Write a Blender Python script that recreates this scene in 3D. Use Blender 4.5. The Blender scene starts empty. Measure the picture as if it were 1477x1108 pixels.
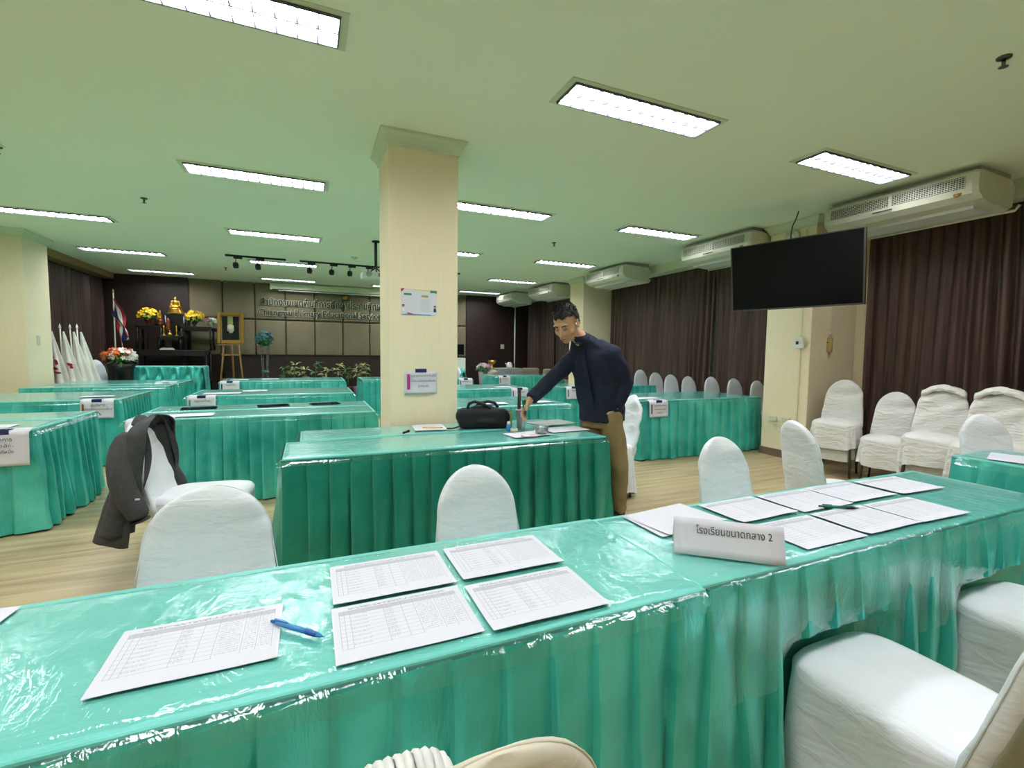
import bpy, bmesh, math, random
from mathutils import Vector, Matrix, noise
from math import pi, sin, cos, radians
random.seed(7)
C = bpy.context.scene.collection
scene = bpy.context.scene

# ------------------------------------------------------------ camera, world, exposure
cam_d = bpy.data.cameras.new('camera'); cam = bpy.data.objects.new('camera', cam_d); C.objects.link(cam)
cam_d.sensor_fit = 'HORIZONTAL'; cam_d.sensor_width = 36.0
cam_d.lens = 676.9/1477*36.0; cam_d.clip_start = 0.02; cam_d.clip_end = 100
_y, _p, _r = radians(23.367), radians(3.998), radians(0.721)
_f = Vector((sin(_y), cos(_y), 0)); _rt = Vector((cos(_y), -sin(_y), 0)); _u = Vector((0, 0, 1))
f2 = _f*cos(_p) - _u*sin(_p); u2 = _u*cos(_p) + _f*sin(_p)
r3 = _rt*cos(_r) + u2*sin(_r); u3 = u2*cos(_r) - _rt*sin(_r)
cam.matrix_world = Matrix(((r3.x, u3.x, -f2.x, 0), (r3.y, u3.y, -f2.y, 0), (r3.z, u3.z, -f2.z, 1.35), (0, 0, 0, 1)))
scene.camera = cam
w = bpy.data.worlds.new('world'); scene.world = w; w.use_nodes = True
w.node_tree.nodes['Background'].inputs[0].default_value = (0.75, 0.85, 0.8, 1)
w.node_tree.nodes['Background'].inputs[1].default_value = 0.25
scene.view_settings.view_transform = 'Standard'; scene.view_settings.look = 'None'
scene.view_settings.gamma = 1.0; scene.view_settings.exposure = 0.65
LAMP = 30.0      # radiance of the fluorescent troffers

# ------------------------------------------------------------ materials
def srgb(c):
    return tuple(((v/255)/12.92 if v/255 <= .04045 else ((v/255+.055)/1.055)**2.4) for v in c) + (1,)
class NT:
    def __init__(s, name):
        s.m = bpy.data.materials.new(name); s.m.use_nodes = True
        s.t = s.m.node_tree; s.n = s.t.nodes; s.b = s.n['Principled BSDF']; s.out = s.n['Material Output']
    def node(s, typ, **kw):
        nd = s.n.new(typ)
        for k, v in kw.items(): setattr(nd, k, v)
        return nd
    def link(s, a, b): s.t.links.new(a, b)
    def coord(s, kind='Object', scale=(1, 1, 1)):
        tc = s.node('ShaderNodeTexCoord'); mp = s.node('ShaderNodeMapping'); mp.inputs['Scale'].default_value = scale
        s.link(tc.outputs[kind], mp.inputs['Vector']); return mp.outputs[0]
    def math(s, op, a, b=None, c=None):
        nd = s.node('ShaderNodeMath', operation=op)
        for i, v in enumerate((a, b, c)):
            if v is None: continue
            if isinstance(v, (int, float)): nd.inputs[i].default_value = v
            else: s.link(v, nd.inputs[i])
        return nd.outputs[0]
    def noise(s, vec, scale, detail=3, rough=.5, dist=0):
        nd = s.node('ShaderNodeTexNoise'); nd.inputs['Scale'].default_value = scale
        nd.inputs['Detail'].default_value = detail; nd.inputs['Roughness'].default_value = rough
        nd.inputs['Distortion'].default_value = dist
        s.link(vec, nd.inputs['Vector']); return nd.outputs['Fac']
    def ramp(s, fac, *stops):
        nd = s.node('ShaderNodeValToRGB'); cr = nd.color_ramp
        while len(cr.elements) < len(stops): cr.elements.new(.5)
        for e, (p, c) in zip(cr.elements, stops): e.position = p; e.color = c
        s.link(fac, nd.inputs[0]); return nd.outputs[0]
    def bump(s, h, strength=.3, dist=.01):
        nd = s.node('ShaderNodeBump'); nd.inputs['Strength'].default_value = strength; nd.inputs['Distance'].default_value = dist
        s.link(h, nd.inputs['Height']); s.link(nd.outputs[0], s.b.inputs['Normal']); return nd.outputs[0]
    def set(s, **kw):
        for k, v in kw.items(): s.b.inputs[k.replace('_', ' ')].default_value = v
        return s
def plain(name, col, rough=.5, metal=0, var=.12, scale=8, **kw):
    t = NT(name); c = srgb(col)
    t.set(Roughness=rough, Metallic=metal, **kw)
    f = t.noise(t.coord('Object'), scale, 3)
    d = tuple(v*(1-var) for v in c[:3]) + (1,); l = tuple(min(1, v*(1+var)) for v in c[:3]) + (1,)
    t.link(t.ramp(f, (.3, d), (.7, l)), t.b.inputs['Base Color'])
    return t.m
M = {}
def mk_satin(name, lo, hi, rough=.33, metal=.35):
    t = NT(name); t.set(Roughness=rough, Metallic=metal)
    co = t.coord('Object', (1, 1, 1)); f = t.noise(co, 2.5, 3, .55)
    t.link(t.ramp(f, (.3, srgb(lo)), (.7, srgb(hi))), t.b.inputs['Base Color'])
    n1 = t.noise(t.coord('Object', (9, 9, 2.2)), 1.7, 4, .6, 1.2)
    t.bump(n1, .38, .02)
    try: t.b.inputs['Sheen Weight'].default_value = .25; t.b.inputs['Sheen Tint'].default_value = srgb((170, 235, 215))
    except Exception: pass
    return t.m
M['satin'] = mk_satin('teal_satin', (40, 170, 158), (104, 224, 212), .24, .5)  # wide tone spread paints some of the satin sheen into the colour
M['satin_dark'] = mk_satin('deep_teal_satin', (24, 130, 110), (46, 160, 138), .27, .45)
t = NT('teal_top_cloth'); t.set(Roughness=.38, Metallic=.1)
f = t.noise(t.coord('Object', (1, 1, 1)), 1.8, 4, .6)
t.link(t.ramp(f, (.3, srgb((98, 190, 176))), (.7, srgb((120, 206, 192)))), t.b.inputs['Base Color'])
t.bump(t.noise(t.coord('Object', (3, 10, 1)), 2.5, 4, .6, 1.2), .3, .012); M['top'] = t.m
# clear plastic film: mostly transparent with a wet, wrinkled shine
def mk_film(name, bump=.35):
    t = NT(name); t.n.remove(t.b)
    tr = t.node('ShaderNodeBsdfTransparent'); tr.inputs[0].default_value = (.95, .98, .97, 1)
    gl = t.node('ShaderNodeBsdfGlossy'); gl.inputs['Roughness'].default_value = .09; gl.inputs[0].default_value = (1, 1, 1, 1)
    mx = t.node('ShaderNodeMixShader'); fr = t.node('ShaderNodeLayerWeight'); fr.inputs[0].default_value = .5
    bp = t.node('ShaderNodeBump'); bp.inputs['Strength'].default_value = bump; bp.inputs['Distance'].default_value = .012
    a = t.noise(t.coord('Object', (5, 2.2, 3)), 2.6, 4, .62, 1.6)
    t.link(a, bp.inputs['Height']); t.link(bp.outputs[0], gl.inputs['Normal']); t.link(bp.outputs[0], fr.inputs['Normal'])
    fac = t.math('MULTIPLY_ADD', t.math('POWER', fr.outputs['Facing'], 4.0), .75, .055)
    t.link(fac, mx.inputs[0]); t.link(tr.outputs[0], mx.inputs[1]); t.link(gl.outputs[0], mx.inputs[2])
    t.link(mx.outputs[0], t.out.inputs[0]); return t.m
M['film'] = mk_film('clear_plastic_film')
def mk_cover(name, col, strength=.35, rough=.62, scale=6):
    t = NT(name); t.set(Roughness=rough); c = srgb(col)
    try: t.b.inputs['Sheen Weight'].default_value = .15
    except Exception: pass
    f = t.noise(t.coord('Object'), 5, 3)
    t.link(t.ramp(f, (.3, tuple(v*.93 for v in c[:3])+(1,)), (.7, c)), t.b.inputs['Base Color'])
    t.bump(t.noise(t.coord('Object', (1.2, 1.2, 3.2)), scale, 3, .5, .8), strength, .03); return t.m
M['cover'] = mk_cover('white_spandex', (228, 231, 232))
M['cover_grey'] = mk_cover('grey_linen_cover', (220, 218, 210), .6, .85, 9)
M['cover_cream'] = mk_cover('cream_vinyl', (214, 206, 182), .15, .45)
M['pad_shade'] = mk_cover('shaded_pad_cover', (150, 150, 126), .2, .9)  # olive stands in for shade on the rear of the chair pad
M['metal'] = plain('dull_chair_metal', (90, 88, 84), .4, .8)
# floor: khaki wood-look vinyl with long streaks
t = NT('wood_vinyl_floor'); t.set(Roughness=.42)
g = t.noise(t.coord('Object', (.35, 5, 1)), 3.2, 6, .62, .4); g2 = t.noise(t.coord('Object', (.12, 1.1, 1)), 2.0, 3)
mxn = t.math('ADD', t.math('MULTIPLY', g, .65), t.math('MULTIPLY', g2, .35))
t.link(t.ramp(mxn, (.34, srgb((136, 118, 84))), (.5, srgb((178, 158, 118))), (.66, srgb((200, 182, 142)))), t.b.inputs['Base Color'])
t.bump(g, .08, .003); M['floor'] = t.m
def mk_wall(name, col, bump=.25):
    t = NT(name); t.set(Roughness=.8); c = srgb(col)
    f = t.noise(t.coord('Object', (6, 6, .35)), 9, 4, .6)
    t.link(t.ramp(f, (.3, tuple(v*.955 for v in c[:3])+(1,)), (.7, c)), t.b.inputs['Base Color'])
    t.bump(f, bump, .003); return t.m
M['wall'] = mk_wall('cream_wallpaper', (236, 222, 186))
M['wall_paint'] = mk_wall('cream_paint', (226, 222, 184), .1)
t = NT('ceiling_paint'); t.set(Roughness=.9); f = t.noise(t.coord('Object'), 60, 3, .6); f3 = t.noise(t.coord('Object'), .35, 2)
t.link(t.ramp(f3, (.3, srgb((232, 240, 212))), (.7, srgb((238, 242, 214)))), t.b.inputs['Base Color']); t.bump(f, .12, .002); M['ceiling'] = t.m
M['trim'] = plain('cornice_paint', (206, 214, 180), .6, 0, .04)
M['skirting'] = plain('brown_skirting', (118, 96, 80), .45)
M['cornice_wood'] = plain('tan_cornice', (150, 124, 84), .5)
def mk_curtain(name, lo, hi):
    t = NT(name); t.set(Roughness=.38, Metallic=.15)
    f = t.noise(t.coord('Object', (8, 8, .3)), 2.4, 3, .6)
    t.link(t.ramp(f, (.35, srgb(lo)), (.65, srgb(hi))), t.b.inputs['Base Color'])
    t.bump(t.noise(t.coord('Object', (14, 14, .5)), 2, 3), .3, .02); return t.m
M['curtain'] = mk_curtain('brown_satin_curtain', (60, 44, 40), (92, 69, 62))
t = NT('dark_walnut'); t.set(Roughness=.5)
g = t.noise(t.coord('Object', (6, 6, .5)), 3, 5, .6, .5)
t.link(t.ramp(g, (.3, srgb((30, 17, 13))), (.7, srgb((48, 28, 20)))), t.b.inputs['Base Color']); M['walnut'] = t.m
M['panel'] = plain('padded_beige_fabric', (114, 106, 80), .85, 0, .06, 3)
M['black'] = plain('black_lacquer', (14, 13, 13), .3)
M['blackcloth'] = plain('black_nylon', (10, 10, 12), .75)
M['matteblack'] = plain('matte_black_metal', (18, 18, 18), .5)
M['white'] = plain('white_plastic', (222, 224, 216), .4, 0, .03)
M['offwhite'] = plain('aged_white_plastic', (206, 206, 184), .4, 0, .05)
M['grille_dark'] = plain('grille_black', (22, 24, 24), .5)
M['louver'] = plain('darkened_louver', (80, 83, 88), .5, 0, .02)  # white blades coloured dark, painting grey lattice shading against the glow
M['mirror'] = plain('reflector_aluminium', (215, 220, 225), .25, .9, .02)
M['gold'] = plain('gilded_brass', (205, 160, 70), .3, .9)
M['gold_frame'] = plain('antique_gold_frame', (150, 118, 50), .4, .7)
M['brass_dark'] = plain('bronze', (120, 66, 40), .4, .6)
M['yellow'] = plain('yellow_petals', (238, 200, 40), .6)
M['orange'] = plain('orange_petals', (232, 118, 40), .6)
M['whitepetal'] = plain('white_petals', (232, 230, 222), .6)
M['pinkpetal'] = plain('pink_petals', (216, 160, 190), .6)
M['leaf'] = plain('green_leaf', (58, 104, 44), .5)
M['amber'] = plain('amber_plastic', (176, 152, 96), .35)
M['leaf_pale'] = plain('pale_variegated_leaf', (150, 160, 96), .5)
M['pine'] = plain('easel_pine', (150, 112, 58), .5)
M['paper'] = plain('white_paper', (210, 210, 215), .7, 0, .01)
M['ink'] = plain('black_ink', (40, 40, 44), .8, 0, .02)
M['lettergold'] = plain('pale_metal_letter_edge', (196, 196, 160), .4, .3)
M['tape'] = plain('navy_tape', (26, 38, 92), .5)
M['pink'] = plain('magenta_print', (176, 48, 128), .6)
M['green_print'] = plain('green_print', (60, 130, 90), .6)
M['skin'] = plain('skin', (198, 150, 112), .5, 0, .05, 20)
M['hair'] = plain('black_hair', (30, 29, 28), .6, 0, .7, 150)
M['eye'] = plain('dark_eye_line', (24, 18, 16), .5)
M['lip'] = plain('lips', (150, 92, 80), .5)
M['navy'] = plain('navy_cotton', (13, 22, 44), .85, 0, .18, 12)
M['khaki'] = plain('khaki_cotton', (142, 122, 82), .85, 0, .1, 12)
M['shoe'] = plain('dark_shoe', (34, 28, 26), .5)
M['charcoal'] = plain('charcoal_wool', (62, 63, 62), .9, 0, .15, 30)
M['lining'] = plain('black_lining', (22, 22, 23), .5)
M['blue_pen'] = plain('blue_pen_plastic', (60, 140, 200), .25)
M['blue_dark'] = plain('blue_grip_rubber', (30, 90, 160), .5)
M['green_pen'] = plain('green_pen_plastic', (20, 110, 80), .3)
M['red'] = plain('flag_red', (176, 36, 44), .7); M['flagblue'] = plain('flag_navy', (30, 38, 98), .7)
M['flagwhite'] = plain('flag_white', (224, 222, 210), .7)
M['clothgrey'] = mk_satin('silver_cloth', (140, 138, 132), (180, 178, 172), .4, .2)
M['sofa'] = plain('taupe_sofa_fabric', (150, 140, 122), .9, 0, .15, 40)
M['stage'] = plain('green_carpet', (24, 84, 64), .9)
M['wreath'] = plain('blue_green_petals', (64, 116, 118), .6)
t = NT('clear_glass'); t.set(Roughness=.05); t.b.inputs['Transmission Weight'].default_value = .9; t.b.inputs['Base Color'].default_value = (.85, .9, .88, 1); t.b.inputs['IOR'].default_value = 1.2; M['glass'] = t.m
t = NT('black_screen'); t.set(Roughness=.2); t.b.inputs['Specular IOR Level'].default_value = .12; t.b.inputs['Base Color'].default_value = (.004, .004, .005, 1); M['screen'] = t.m
t = NT('tube_glow'); t.b.inputs['Base Color'].default_value = (.9, .9, .9, 1)
t.b.inputs['Emission Color'].default_value = (.96, .975, 1.06, 1); t.b.inputs['Emission Strength'].default_value = LAMP; M['tube'] = t.m
t = NT('booklet_cover'); t.set(Roughness=.8); t.b.inputs['Specular IOR Level'].default_value = 0
f = t.noise(t.coord('Generated', (2, 2, 1)), 3, 2)
t.link(t.ramp(f, (.56, srgb((14, 15, 16))), (.60, srgb((120, 120, 120))), (.64, srgb((16, 18, 17)))), t.b.inputs['Base Color']); M['booklet'] = t.m
# printed register form: header band, ruled columns and rows, lines of text-like ink
def mk_form(name, seed):
    t = NT(name); t.set(Roughness=.7)
    tc = t.node('ShaderNodeTexCoord'); sp = t.node('ShaderNodeSeparateXYZ'); t.link(tc.outputs['Generated'], sp.inputs[0])
    u, v = sp.outputs[0], sp.outputs[1]
    def band(x, c, hw): return t.math('COMPARE', x, c, hw)
    def rng(x, a, b): return t.math('MULTIPLY', t.math('GREATER_THAN', x, a), t.math('LESS_THAN', x, b))
    inside = t.math('MULTIPLY', rng(u, .045, .955), rng(v, .2, .9))
    cols = None
    for c in (.05, .085, .125, .37, .505, .60, .765, .855, .95):
        b = band(u, c, .0013); cols = b if cols is None else t.math('MAXIMUM', cols, b)
    vv = t.math('FRACT', t.math('MULTIPLY', v, 14.5)); rows = t.math('LESS_THAN', vv, .05)
    rows = t.math('MULTIPLY', rows, rng(u, .05, .6))
    lines = t.math('MULTIPLY', t.math('MAXIMUM', cols, rows), inside)
    hdr = t.math('MULTIPLY', rng(v, .82, .9), rng(u, .05, .95))
    mp = t.node('ShaderNodeMapping'); mp.inputs['Scale'].default_value = (120, 40, 1); mp.inputs['Location'].default_value = (seed*3.1, seed*1.7, 0)
    t.link(tc.outputs['Generated'], mp.inputs[0])
    tx = t.math('GREATER_THAN', t.noise(mp.outputs[0], 1.0, 2, .8), .5)
    fr = t.math('FRACT', t.math('MULTIPLY', v, 29)); ln = rng(fr, .3, .72)
    where = t.math('MAXIMUM', t.math('MAXIMUM', rng(u, .612, .75), rng(u, .775, .845)), rng(u, .865, .94))
    where = t.math('MAXIMUM', where, t.math('MULTIPLY', rng(u, .375, .44), 1))
    where = t.math('MAXIMUM', where, t.math('MULTIPLY', rng(u, .13, .25), t.math('GREATER_THAN', vv, .45)))
    text = t.math('MULTIPLY', t.math('MULTIPLY', tx, ln), t.math('MULTIPLY', where, rng(v, .24, .84)))
    ttl = t.math('MULTIPLY', t.math('MULTIPLY', tx, rng(v, .915, .955)), rng(u, .12, .88))
    ink = t.math('MAXIMUM', t.math('MULTIPLY', lines, .55), t.math('MAXIMUM', t.math('MULTIPLY', text, .36), t.math('MULTIPLY', ttl, .5)))
    ink = t.math('MAXIMUM', ink, t.math('MULTIPLY', hdr, .3))
    t.link(t.ramp(ink, (0, srgb((211, 211, 217))), (1, srgb((50, 52, 58)))), t.b.inputs['Base Color'])
    return t.m
FORMS = [mk_form('printed_form_%d' % i, i) for i in range(3)]

# ------------------------------------------------------------ mesh helpers
class MB:
    def __init__(s): s.v = []; s.f = []; s.sm = []
    def add(s, vs, fs, smooth=False, mat=None):
        o = len(s.v)
        s.v += [tuple(mat @ Vector(p)) if mat else tuple(p) for p in vs]
        s.f += [tuple(i+o for i in f) for f in fs]; s.sm += [smooth]*len(fs); return s
    def box(s, x0, x1, y0, y1, z0, z1, mat=None, b=0):
        if b > 0:
            bm = bmesh.new(); bmesh.ops.create_cube(bm, size=1)
            for v in bm.verts: v.co = Vector(((x0+x1)/2+v.co.x*(x1-x0), (y0+y1)/2+v.co.y*(y1-y0), (z0+z1)/2+v.co.z*(z1-z0)))
            bmesh.ops.bevel(bm, geom=bm.edges[:], offset=b, segments=2, affect='EDGES', profile=.5)
            bm.verts.index_update(); s.add([v.co for v in bm.verts], [[v.index for v in f.verts] for f in bm.faces], False, mat); bm.free(); return s
        vs = [(x0, y0, z0), (x1, y0, z0), (x1, y1, z0), (x0, y1, z0), (x0, y0, z1), (x1, y0, z1), (x1, y1, z1), (x0, y1, z1)]
        return s.add(vs, [(0, 3, 2, 1), (4, 5, 6, 7), (0, 1, 5, 4), (1, 2, 6, 5), (2, 3, 7, 6), (3, 0, 4, 7)], False, mat)
    def tube(s, pts, rad, n=8, cap=True, sx=1.0):
        pts = [Vector(p) for p in pts]; R = rad if hasattr(rad, '__len__') else [rad]*len(pts)
        vs = []; up = Vector((0, 0, 1)); prev = None
        for i, p in enumerate(pts):
            d = (pts[min(i+1, len(pts)-1)]-pts[max(i-1, 0)]).normalized()
            if prev is None:
                a = d.cross(up); a = a.normalized() if a.length > .05 else Vector((1, 0, 0))
            else: a = (prev-d*prev.dot(d)).normalized()
            prev = a; b = d.cross(a)
            for k in range(n): vs.append(p+a*cos(2*pi*k/n)*R[i]*sx+b*sin(2*pi*k/n)*R[i])
        fs = [(i*n+k, i*n+(k+1) % n, (i+1)*n+(k+1) % n, (i+1)*n+k) for i in range(len(pts)-1) for k in range(n)]
        if cap: fs += [tuple(range(n))[::-1], tuple(range((len(pts)-1)*n, len(pts)*n))]
        return s.add(vs, fs, True)
    def lathe(s, prof, c=(0, 0, 0), n=20, mat=None):
        vs = [(c[0]+r*cos(2*pi*k/n), c[1]+r*sin(2*pi*k/n), c[2]+z) for r, z in prof for k in range(n)]
        fs = [(i*n+k, i*n+(k+1) % n, (i+1)*n+(k+1) % n, (i+1)*n+k) for i in range(len(prof)-1) for k in range(n)]
        fs += [tuple(range(n))[::-1], tuple(range((len(prof)-1)*n, len(prof)*n))]
        return s.add(vs, fs, True, mat)
    def grid(s, nu, nv, fn, smooth=True, closed=False):
        vs = [fn(i/(nu-(0 if closed else 1)), j/(nv-1)) for j in range(nv) for i in range(nu)]
        m = nu if closed else nu-1
        fs = [(j*nu+i, j*nu+(i+1) % nu, (j+1)*nu+(i+1) % nu, (j+1)*nu+i) for j in range(nv-1) for i in range(m)]
        return s.add(vs, fs, smooth)
    def ball(s, c, r, n=12, m=8, sc=(1, 1, 1), mat=None):
        return s.lathe([(max(.0005, r*sin(pi*j/m))*1, -r*cos(pi*j/m)*1) for j in range(m+1)], (0, 0, 0), n,
                       Matrix.Translation(c) @ (mat or Matrix()) @ Matrix.Diagonal((sc[0], sc[1], sc[2], 1)))
    def cap(s, a, b, ra, rb, n=14):
        a = Vector(a); b = Vector(b); s.ball(a, ra, n, 8); s.ball(b, rb, n, 8); s.tube([a, b], [ra, rb], n); return s
    def prism(s, pts, z0, z1, mat=None):
        n = len(pts); vs = [(x, y, z0) for x, y in pts]+[(x, y, z1) for x, y in pts]
        fs = [tuple(range(n))[::-1], tuple(range(n, 2*n))]+[(k, (k+1) % n, n+(k+1) % n, n+k) for k in range(n)]
        return s.add(vs, fs, False, mat)
    def mesh(s, name):
        me = bpy.data.meshes.new(name); me.from_pydata(s.v, [], s.f); me.polygons.foreach_set('use_smooth', s.sm); me.update(); return me
def obj(name, mb, mat=None, parent=None, solid=0, sub=0):
    me = mb if isinstance(mb, bpy.types.Mesh) else mb.mesh(name)
    if mat: me.materials.append(M[mat] if isinstance(mat, str) else mat)
    o = bpy.data.objects.new(name, me); C.objects.link(o)
    if parent is not None: o.parent = parent
    if solid: m_ = o.modifiers.new('s', 'SOLIDIFY'); m_.thickness = solid; m_.offset = -1
    if sub: m_ = o.modifiers.new('sub', 'SUBSURF'); m_.levels = sub; m_.render_levels = sub
    return o
def tag(o, label, cat, group=None, kind=None):
    if label: o['label'] = label
    if cat: o['category'] = cat
    if group: o['group'] = group
    if kind: o['kind'] = kind
    return o
def thing(name, label, cat, loc=(0, 0, 0), rz=0, group=None, rot=None):
    o = bpy.data.objects.new(name, None); C.objects.link(o); o.location = loc
    o.rotation_euler = rot if rot else (0, 0, rz); o.empty_display_size = .1
    return tag(o, label, cat, group)
def struct(name, mb, mat, label=None):
    o = obj(name, mb, mat); o['kind'] = 'structure'
    if label: o['label'] = label
    return o
def kids(o): return list(o.children)
def dup(root, loc, rz, label=None, group=None, scale=None):
    def rec(o, parent):
        c = o.copy(); C.objects.link(c)
        if parent is not None: c.parent = parent
        for k in kids(o): 
            if k is not c: rec(k, c)
        return c
    r = rec(root, None); r.location = loc; r.rotation_euler = (0, 0, rz)
    if label: r['label'] = label
    if group: r['group'] = group
    if scale: r.scale = scale
    return r
def remesh(name, mb, vox, smooth=4):
    me = mb.mesh(name+'_src'); o = bpy.data.objects.new('tmp_src', me); C.objects.link(o)
    m_ = o.modifiers.new('r', 'REMESH'); m_.mode = 'VOXEL'; m_.voxel_size = vox; m_.use_smooth_shade = True
    if smooth:
        s_ = o.modifiers.new('s', 'SMOOTH'); s_.factor = .5; s_.iterations = smooth
    dg = bpy.context.evaluated_depsgraph_get(); dg.update()
    out = bpy.data.meshes.new_from_object(o.evaluated_get(dg)); out.name = name
    bpy.data.objects.remove(o); return out
def displace(me, fn):
    n = len(me.vertices); co = [0.0]*(3*n); no = [0.0]*(3*n)
    me.vertices.foreach_get('co', co); me.vertex_normals.foreach_get('vector', no)
    for i in range(n):
        p = Vector(co[3*i:3*i+3]); q = Vector(no[3*i:3*i+3]); co[3*i:3*i+3] = fn(p, q)
    me.vertices.foreach_set('co', co); me.update()
def text_mesh(s, size, extrude=.001, align='CENTER', bold=0):
    cu = bpy.data.curves.new('t', 'FONT'); cu.body = s; cu.size = size; cu.extrude = extrude; cu.align_x = align
    cu.offset = bold; cu.resolution_u = 2
    o = bpy.data.objects.new('tmp_text', cu); C.objects.link(o)
    dg = bpy.context.evaluated_depsgraph_get(); dg.update()
    me = bpy.data.meshes.new_from_object(o.evaluated_get(dg)); bpy.data.objects.remove(o); return me
def lettering(name, s, size, mat, parent, loc, rot=(pi/2, 0, 0), align='CENTER', extrude=.0006, bold=0, width=None):
    me = text_mesh(s, size, extrude, align, bold); o = obj(name, me, mat, parent); o.location = loc; o.rotation_euler = rot
    if width:
        xs = [v.co.x for v in me.vertices]
        if xs: k = width/(max(xs)-min(xs)); o.scale = (k, 1, 1)
    return o
# ------------------------------------------------------------ room shell
XL, XR, YF, YB, ZC = -4.4, 6.55, -2.6, 13.8, 3.037
struct('floor', MB().box(XL-.1, XR+.1, YF-.1, YB+.1, -.1, 0), 'floor')
struct('ceiling', MB().box(XL-.1, XR+.1, YF-.1, YB+.1, ZC, ZC+.1), 'ceiling')
struct('wall_left', MB().box(XL-.1, XL, YF, YB, 0, ZC), 'wall')
struct('wall_right', MB().box(XR, XR+.1, YF, YB, 0, ZC), 'wall')
struct('wall_front', MB().box(XL, XR, YF-.1, YF, 0, ZC), 'wall')
wb = struct('wall_back', MB().box(XL, XR, YB, YB+.1, 0, ZC), 'walnut')
# walnut boards left, right and below the padded panels
for (x0, x1, z0, z1) in [(-4.38, -3.54, .02, 3.03), (-3.53, -2.69, .02, 3.03), (4.41, 5.2, .02, 3.03), (5.21, 5.85, .02, 3.03), (5.86, 6.54, .02, 3.03)] + \
        [(-2.68+k*1.416+.004, -2.68+(k+1)*1.416-.004, .02, 1.15) for k in range(5)]:
    obj('wood_panel', MB().box(x0, x1, YB-.025, YB, z0, z1, b=.004), 'walnut', wb)
def pillow(w_, h_, d_):
    mb = MB()
    def fn(u, v):
        e = min(1, min(u, 1-u)*w_/.035); g = min(1, min(v, 1-v)*h_/.035)
        k = math.sqrt(max(0, 1-(1-e)**2))*math.sqrt(max(0, 1-(1-g)**2))
        return ((u-.5)*w_, -d_*k, (v-.5)*h_)
    us = [0, .012, .03, .05, .3, .7, .95, .97, .988, 1]
    vs = [fn(a, b) for b in us for a in us]; n = len(us)
    mb.add(vs, [(j*n+i, j*n+i+1, (j+1)*n+i+1, (j+1)*n+i) for j in range(n-1) for i in range(n-1)], True); return mb
for r_, (z0, z1) in enumerate([(1.16, 2.075), (2.085, 3.03)]):
    me = pillow(.70, z1-z0, .07).mesh('wall_panel'); me.materials.append(M['panel'])
    for k in range(10):
        o = obj('padded_panel', me, None, wb); o.location = (-2.68+.354+k*.708, YB, (z0+z1)/2)
# lettering on the back wall
lt = lettering('raised_lettering', 'สำนักงานเขตพื้นที่การศึกษาประถมศึกษาเชียงใหม่', .235, 'lettergold', wb, (-1.14, YB-.085, 2.46), align='LEFT', extrude=.012, bold=.016, width=3.75)
lt['label'] = 'raised Thai lettering'
lt = lettering('raised_lettering', 'สำนักงานเขตพื้นที่การศึกษาประถมศึกษาเชียงใหม่', .235, 'ink', wb, (-1.14, YB-.106, 2.46), align='LEFT', extrude=.004, bold=.005, width=3.75)
lt = lettering('raised_lettering', 'Chiangmai Primary Educational Service', .225, 'lettergold', wb, (-1.2, YB-.085, 2.2), align='LEFT', extrude=.012, bold=.016, width=3.05)
lt['label'] = 'raised English lettering'
lt = lettering('raised_lettering', 'Chiangmai Primary Educational Service', .225, 'ink', wb, (-1.2, YB-.106, 2.2), align='LEFT', extrude=.004, bold=.005, width=3.05)
eb = MB(); eb.tube([(.93, YB-.09, 2.89), (.81, YB-.09, 2.75), (.83, YB-.09, 2.71), (1.03, YB-.09, 2.71), (1.05, YB-.09, 2.75), (.93, YB-.09, 2.89)], .008, 6)
eb.lathe([(.07, 0), (.09, .01), (.06, .02), (.02, .03)], (0, 0, 0), 16, Matrix.Translation((.93, YB-.08, 2.76)) @ Matrix.Rotation(pi/2, 4, 'X'))
e_ = obj('emblem', eb, 'gold_frame', wb); e_['label'] = 'small gold lamp-shaped emblem'
# low green-carpeted stage
struct('trim_1', MB().box(-4.3, 6.4, 12.15, YB-.03, 0, .16, b=.01), 'stage', 'low stage covered in green carpet below the back wall')

# pillars with crown mouldings
def pillar(name, x0, x1, y0, y1, label, crown=True, mat='wall'):
    t_ = thing(name, label, 'pillar', ((x0+x1)/2, (y0+y1)/2, 0)); t_['kind'] = 'structure'
    hx, hy = (x1-x0)/2, (y1-y0)/2
    obj('shaft', MB().box(-hx, hx, -hy, hy, 0, ZC-.002, b=.006), mat, t_)
    if crown:
        mb = MB()
        prof = [(.0, ZC-.11), (.014, ZC-.105), (.018, ZC-.08), (.04, ZC-.045), (.062, ZC-.02), (.066, ZC-.001)]
        vs = []
        for d, z in prof: vs += [(-hx-d, -hy-d, z), (hx+d, -hy-d, z), (hx+d, hy+d, z), (-hx-d, hy+d, z)]
        fs = [(i*4+k, i*4+(k+1) % 4, (i+1)*4+(k+1) % 4, (i+1)*4+k) for i in range(len(prof)-1) for k in range(4)]
        mb.add(vs, fs); obj('crown_moulding', mb, 'trim', t_)
    sk = MB().box(-hx-.012, hx+.012, -hy-.012, hy+.012, 0, .10, b=.004); obj('baseboard', sk, 'skirting', t_)
    return t_
colm = pillar('pillar', .585, 1.145, 3.815, 4.34, 'freestanding square cream pillar behind the middle table, poster and paper taped on it')
pillar('pillar', -4.39, -3.83, 9.25, 9.98, 'cream wall pillar at the left edge with a light switch')
p1 = pillar('pillar', 5.68, 6.54, 3.88, 4.50, 'cream wall pillar behind the hanging television')
p2 = pillar('pillar', 5.72, 6.54, 9.22, 9.82, 'far cream wall pillar on the right, above the row of air conditioners')
pillar('pillar', 5.72, 6.54, -1.6, -1.0, 'cream wall pillar on the right behind the camera', crown=False)
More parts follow.
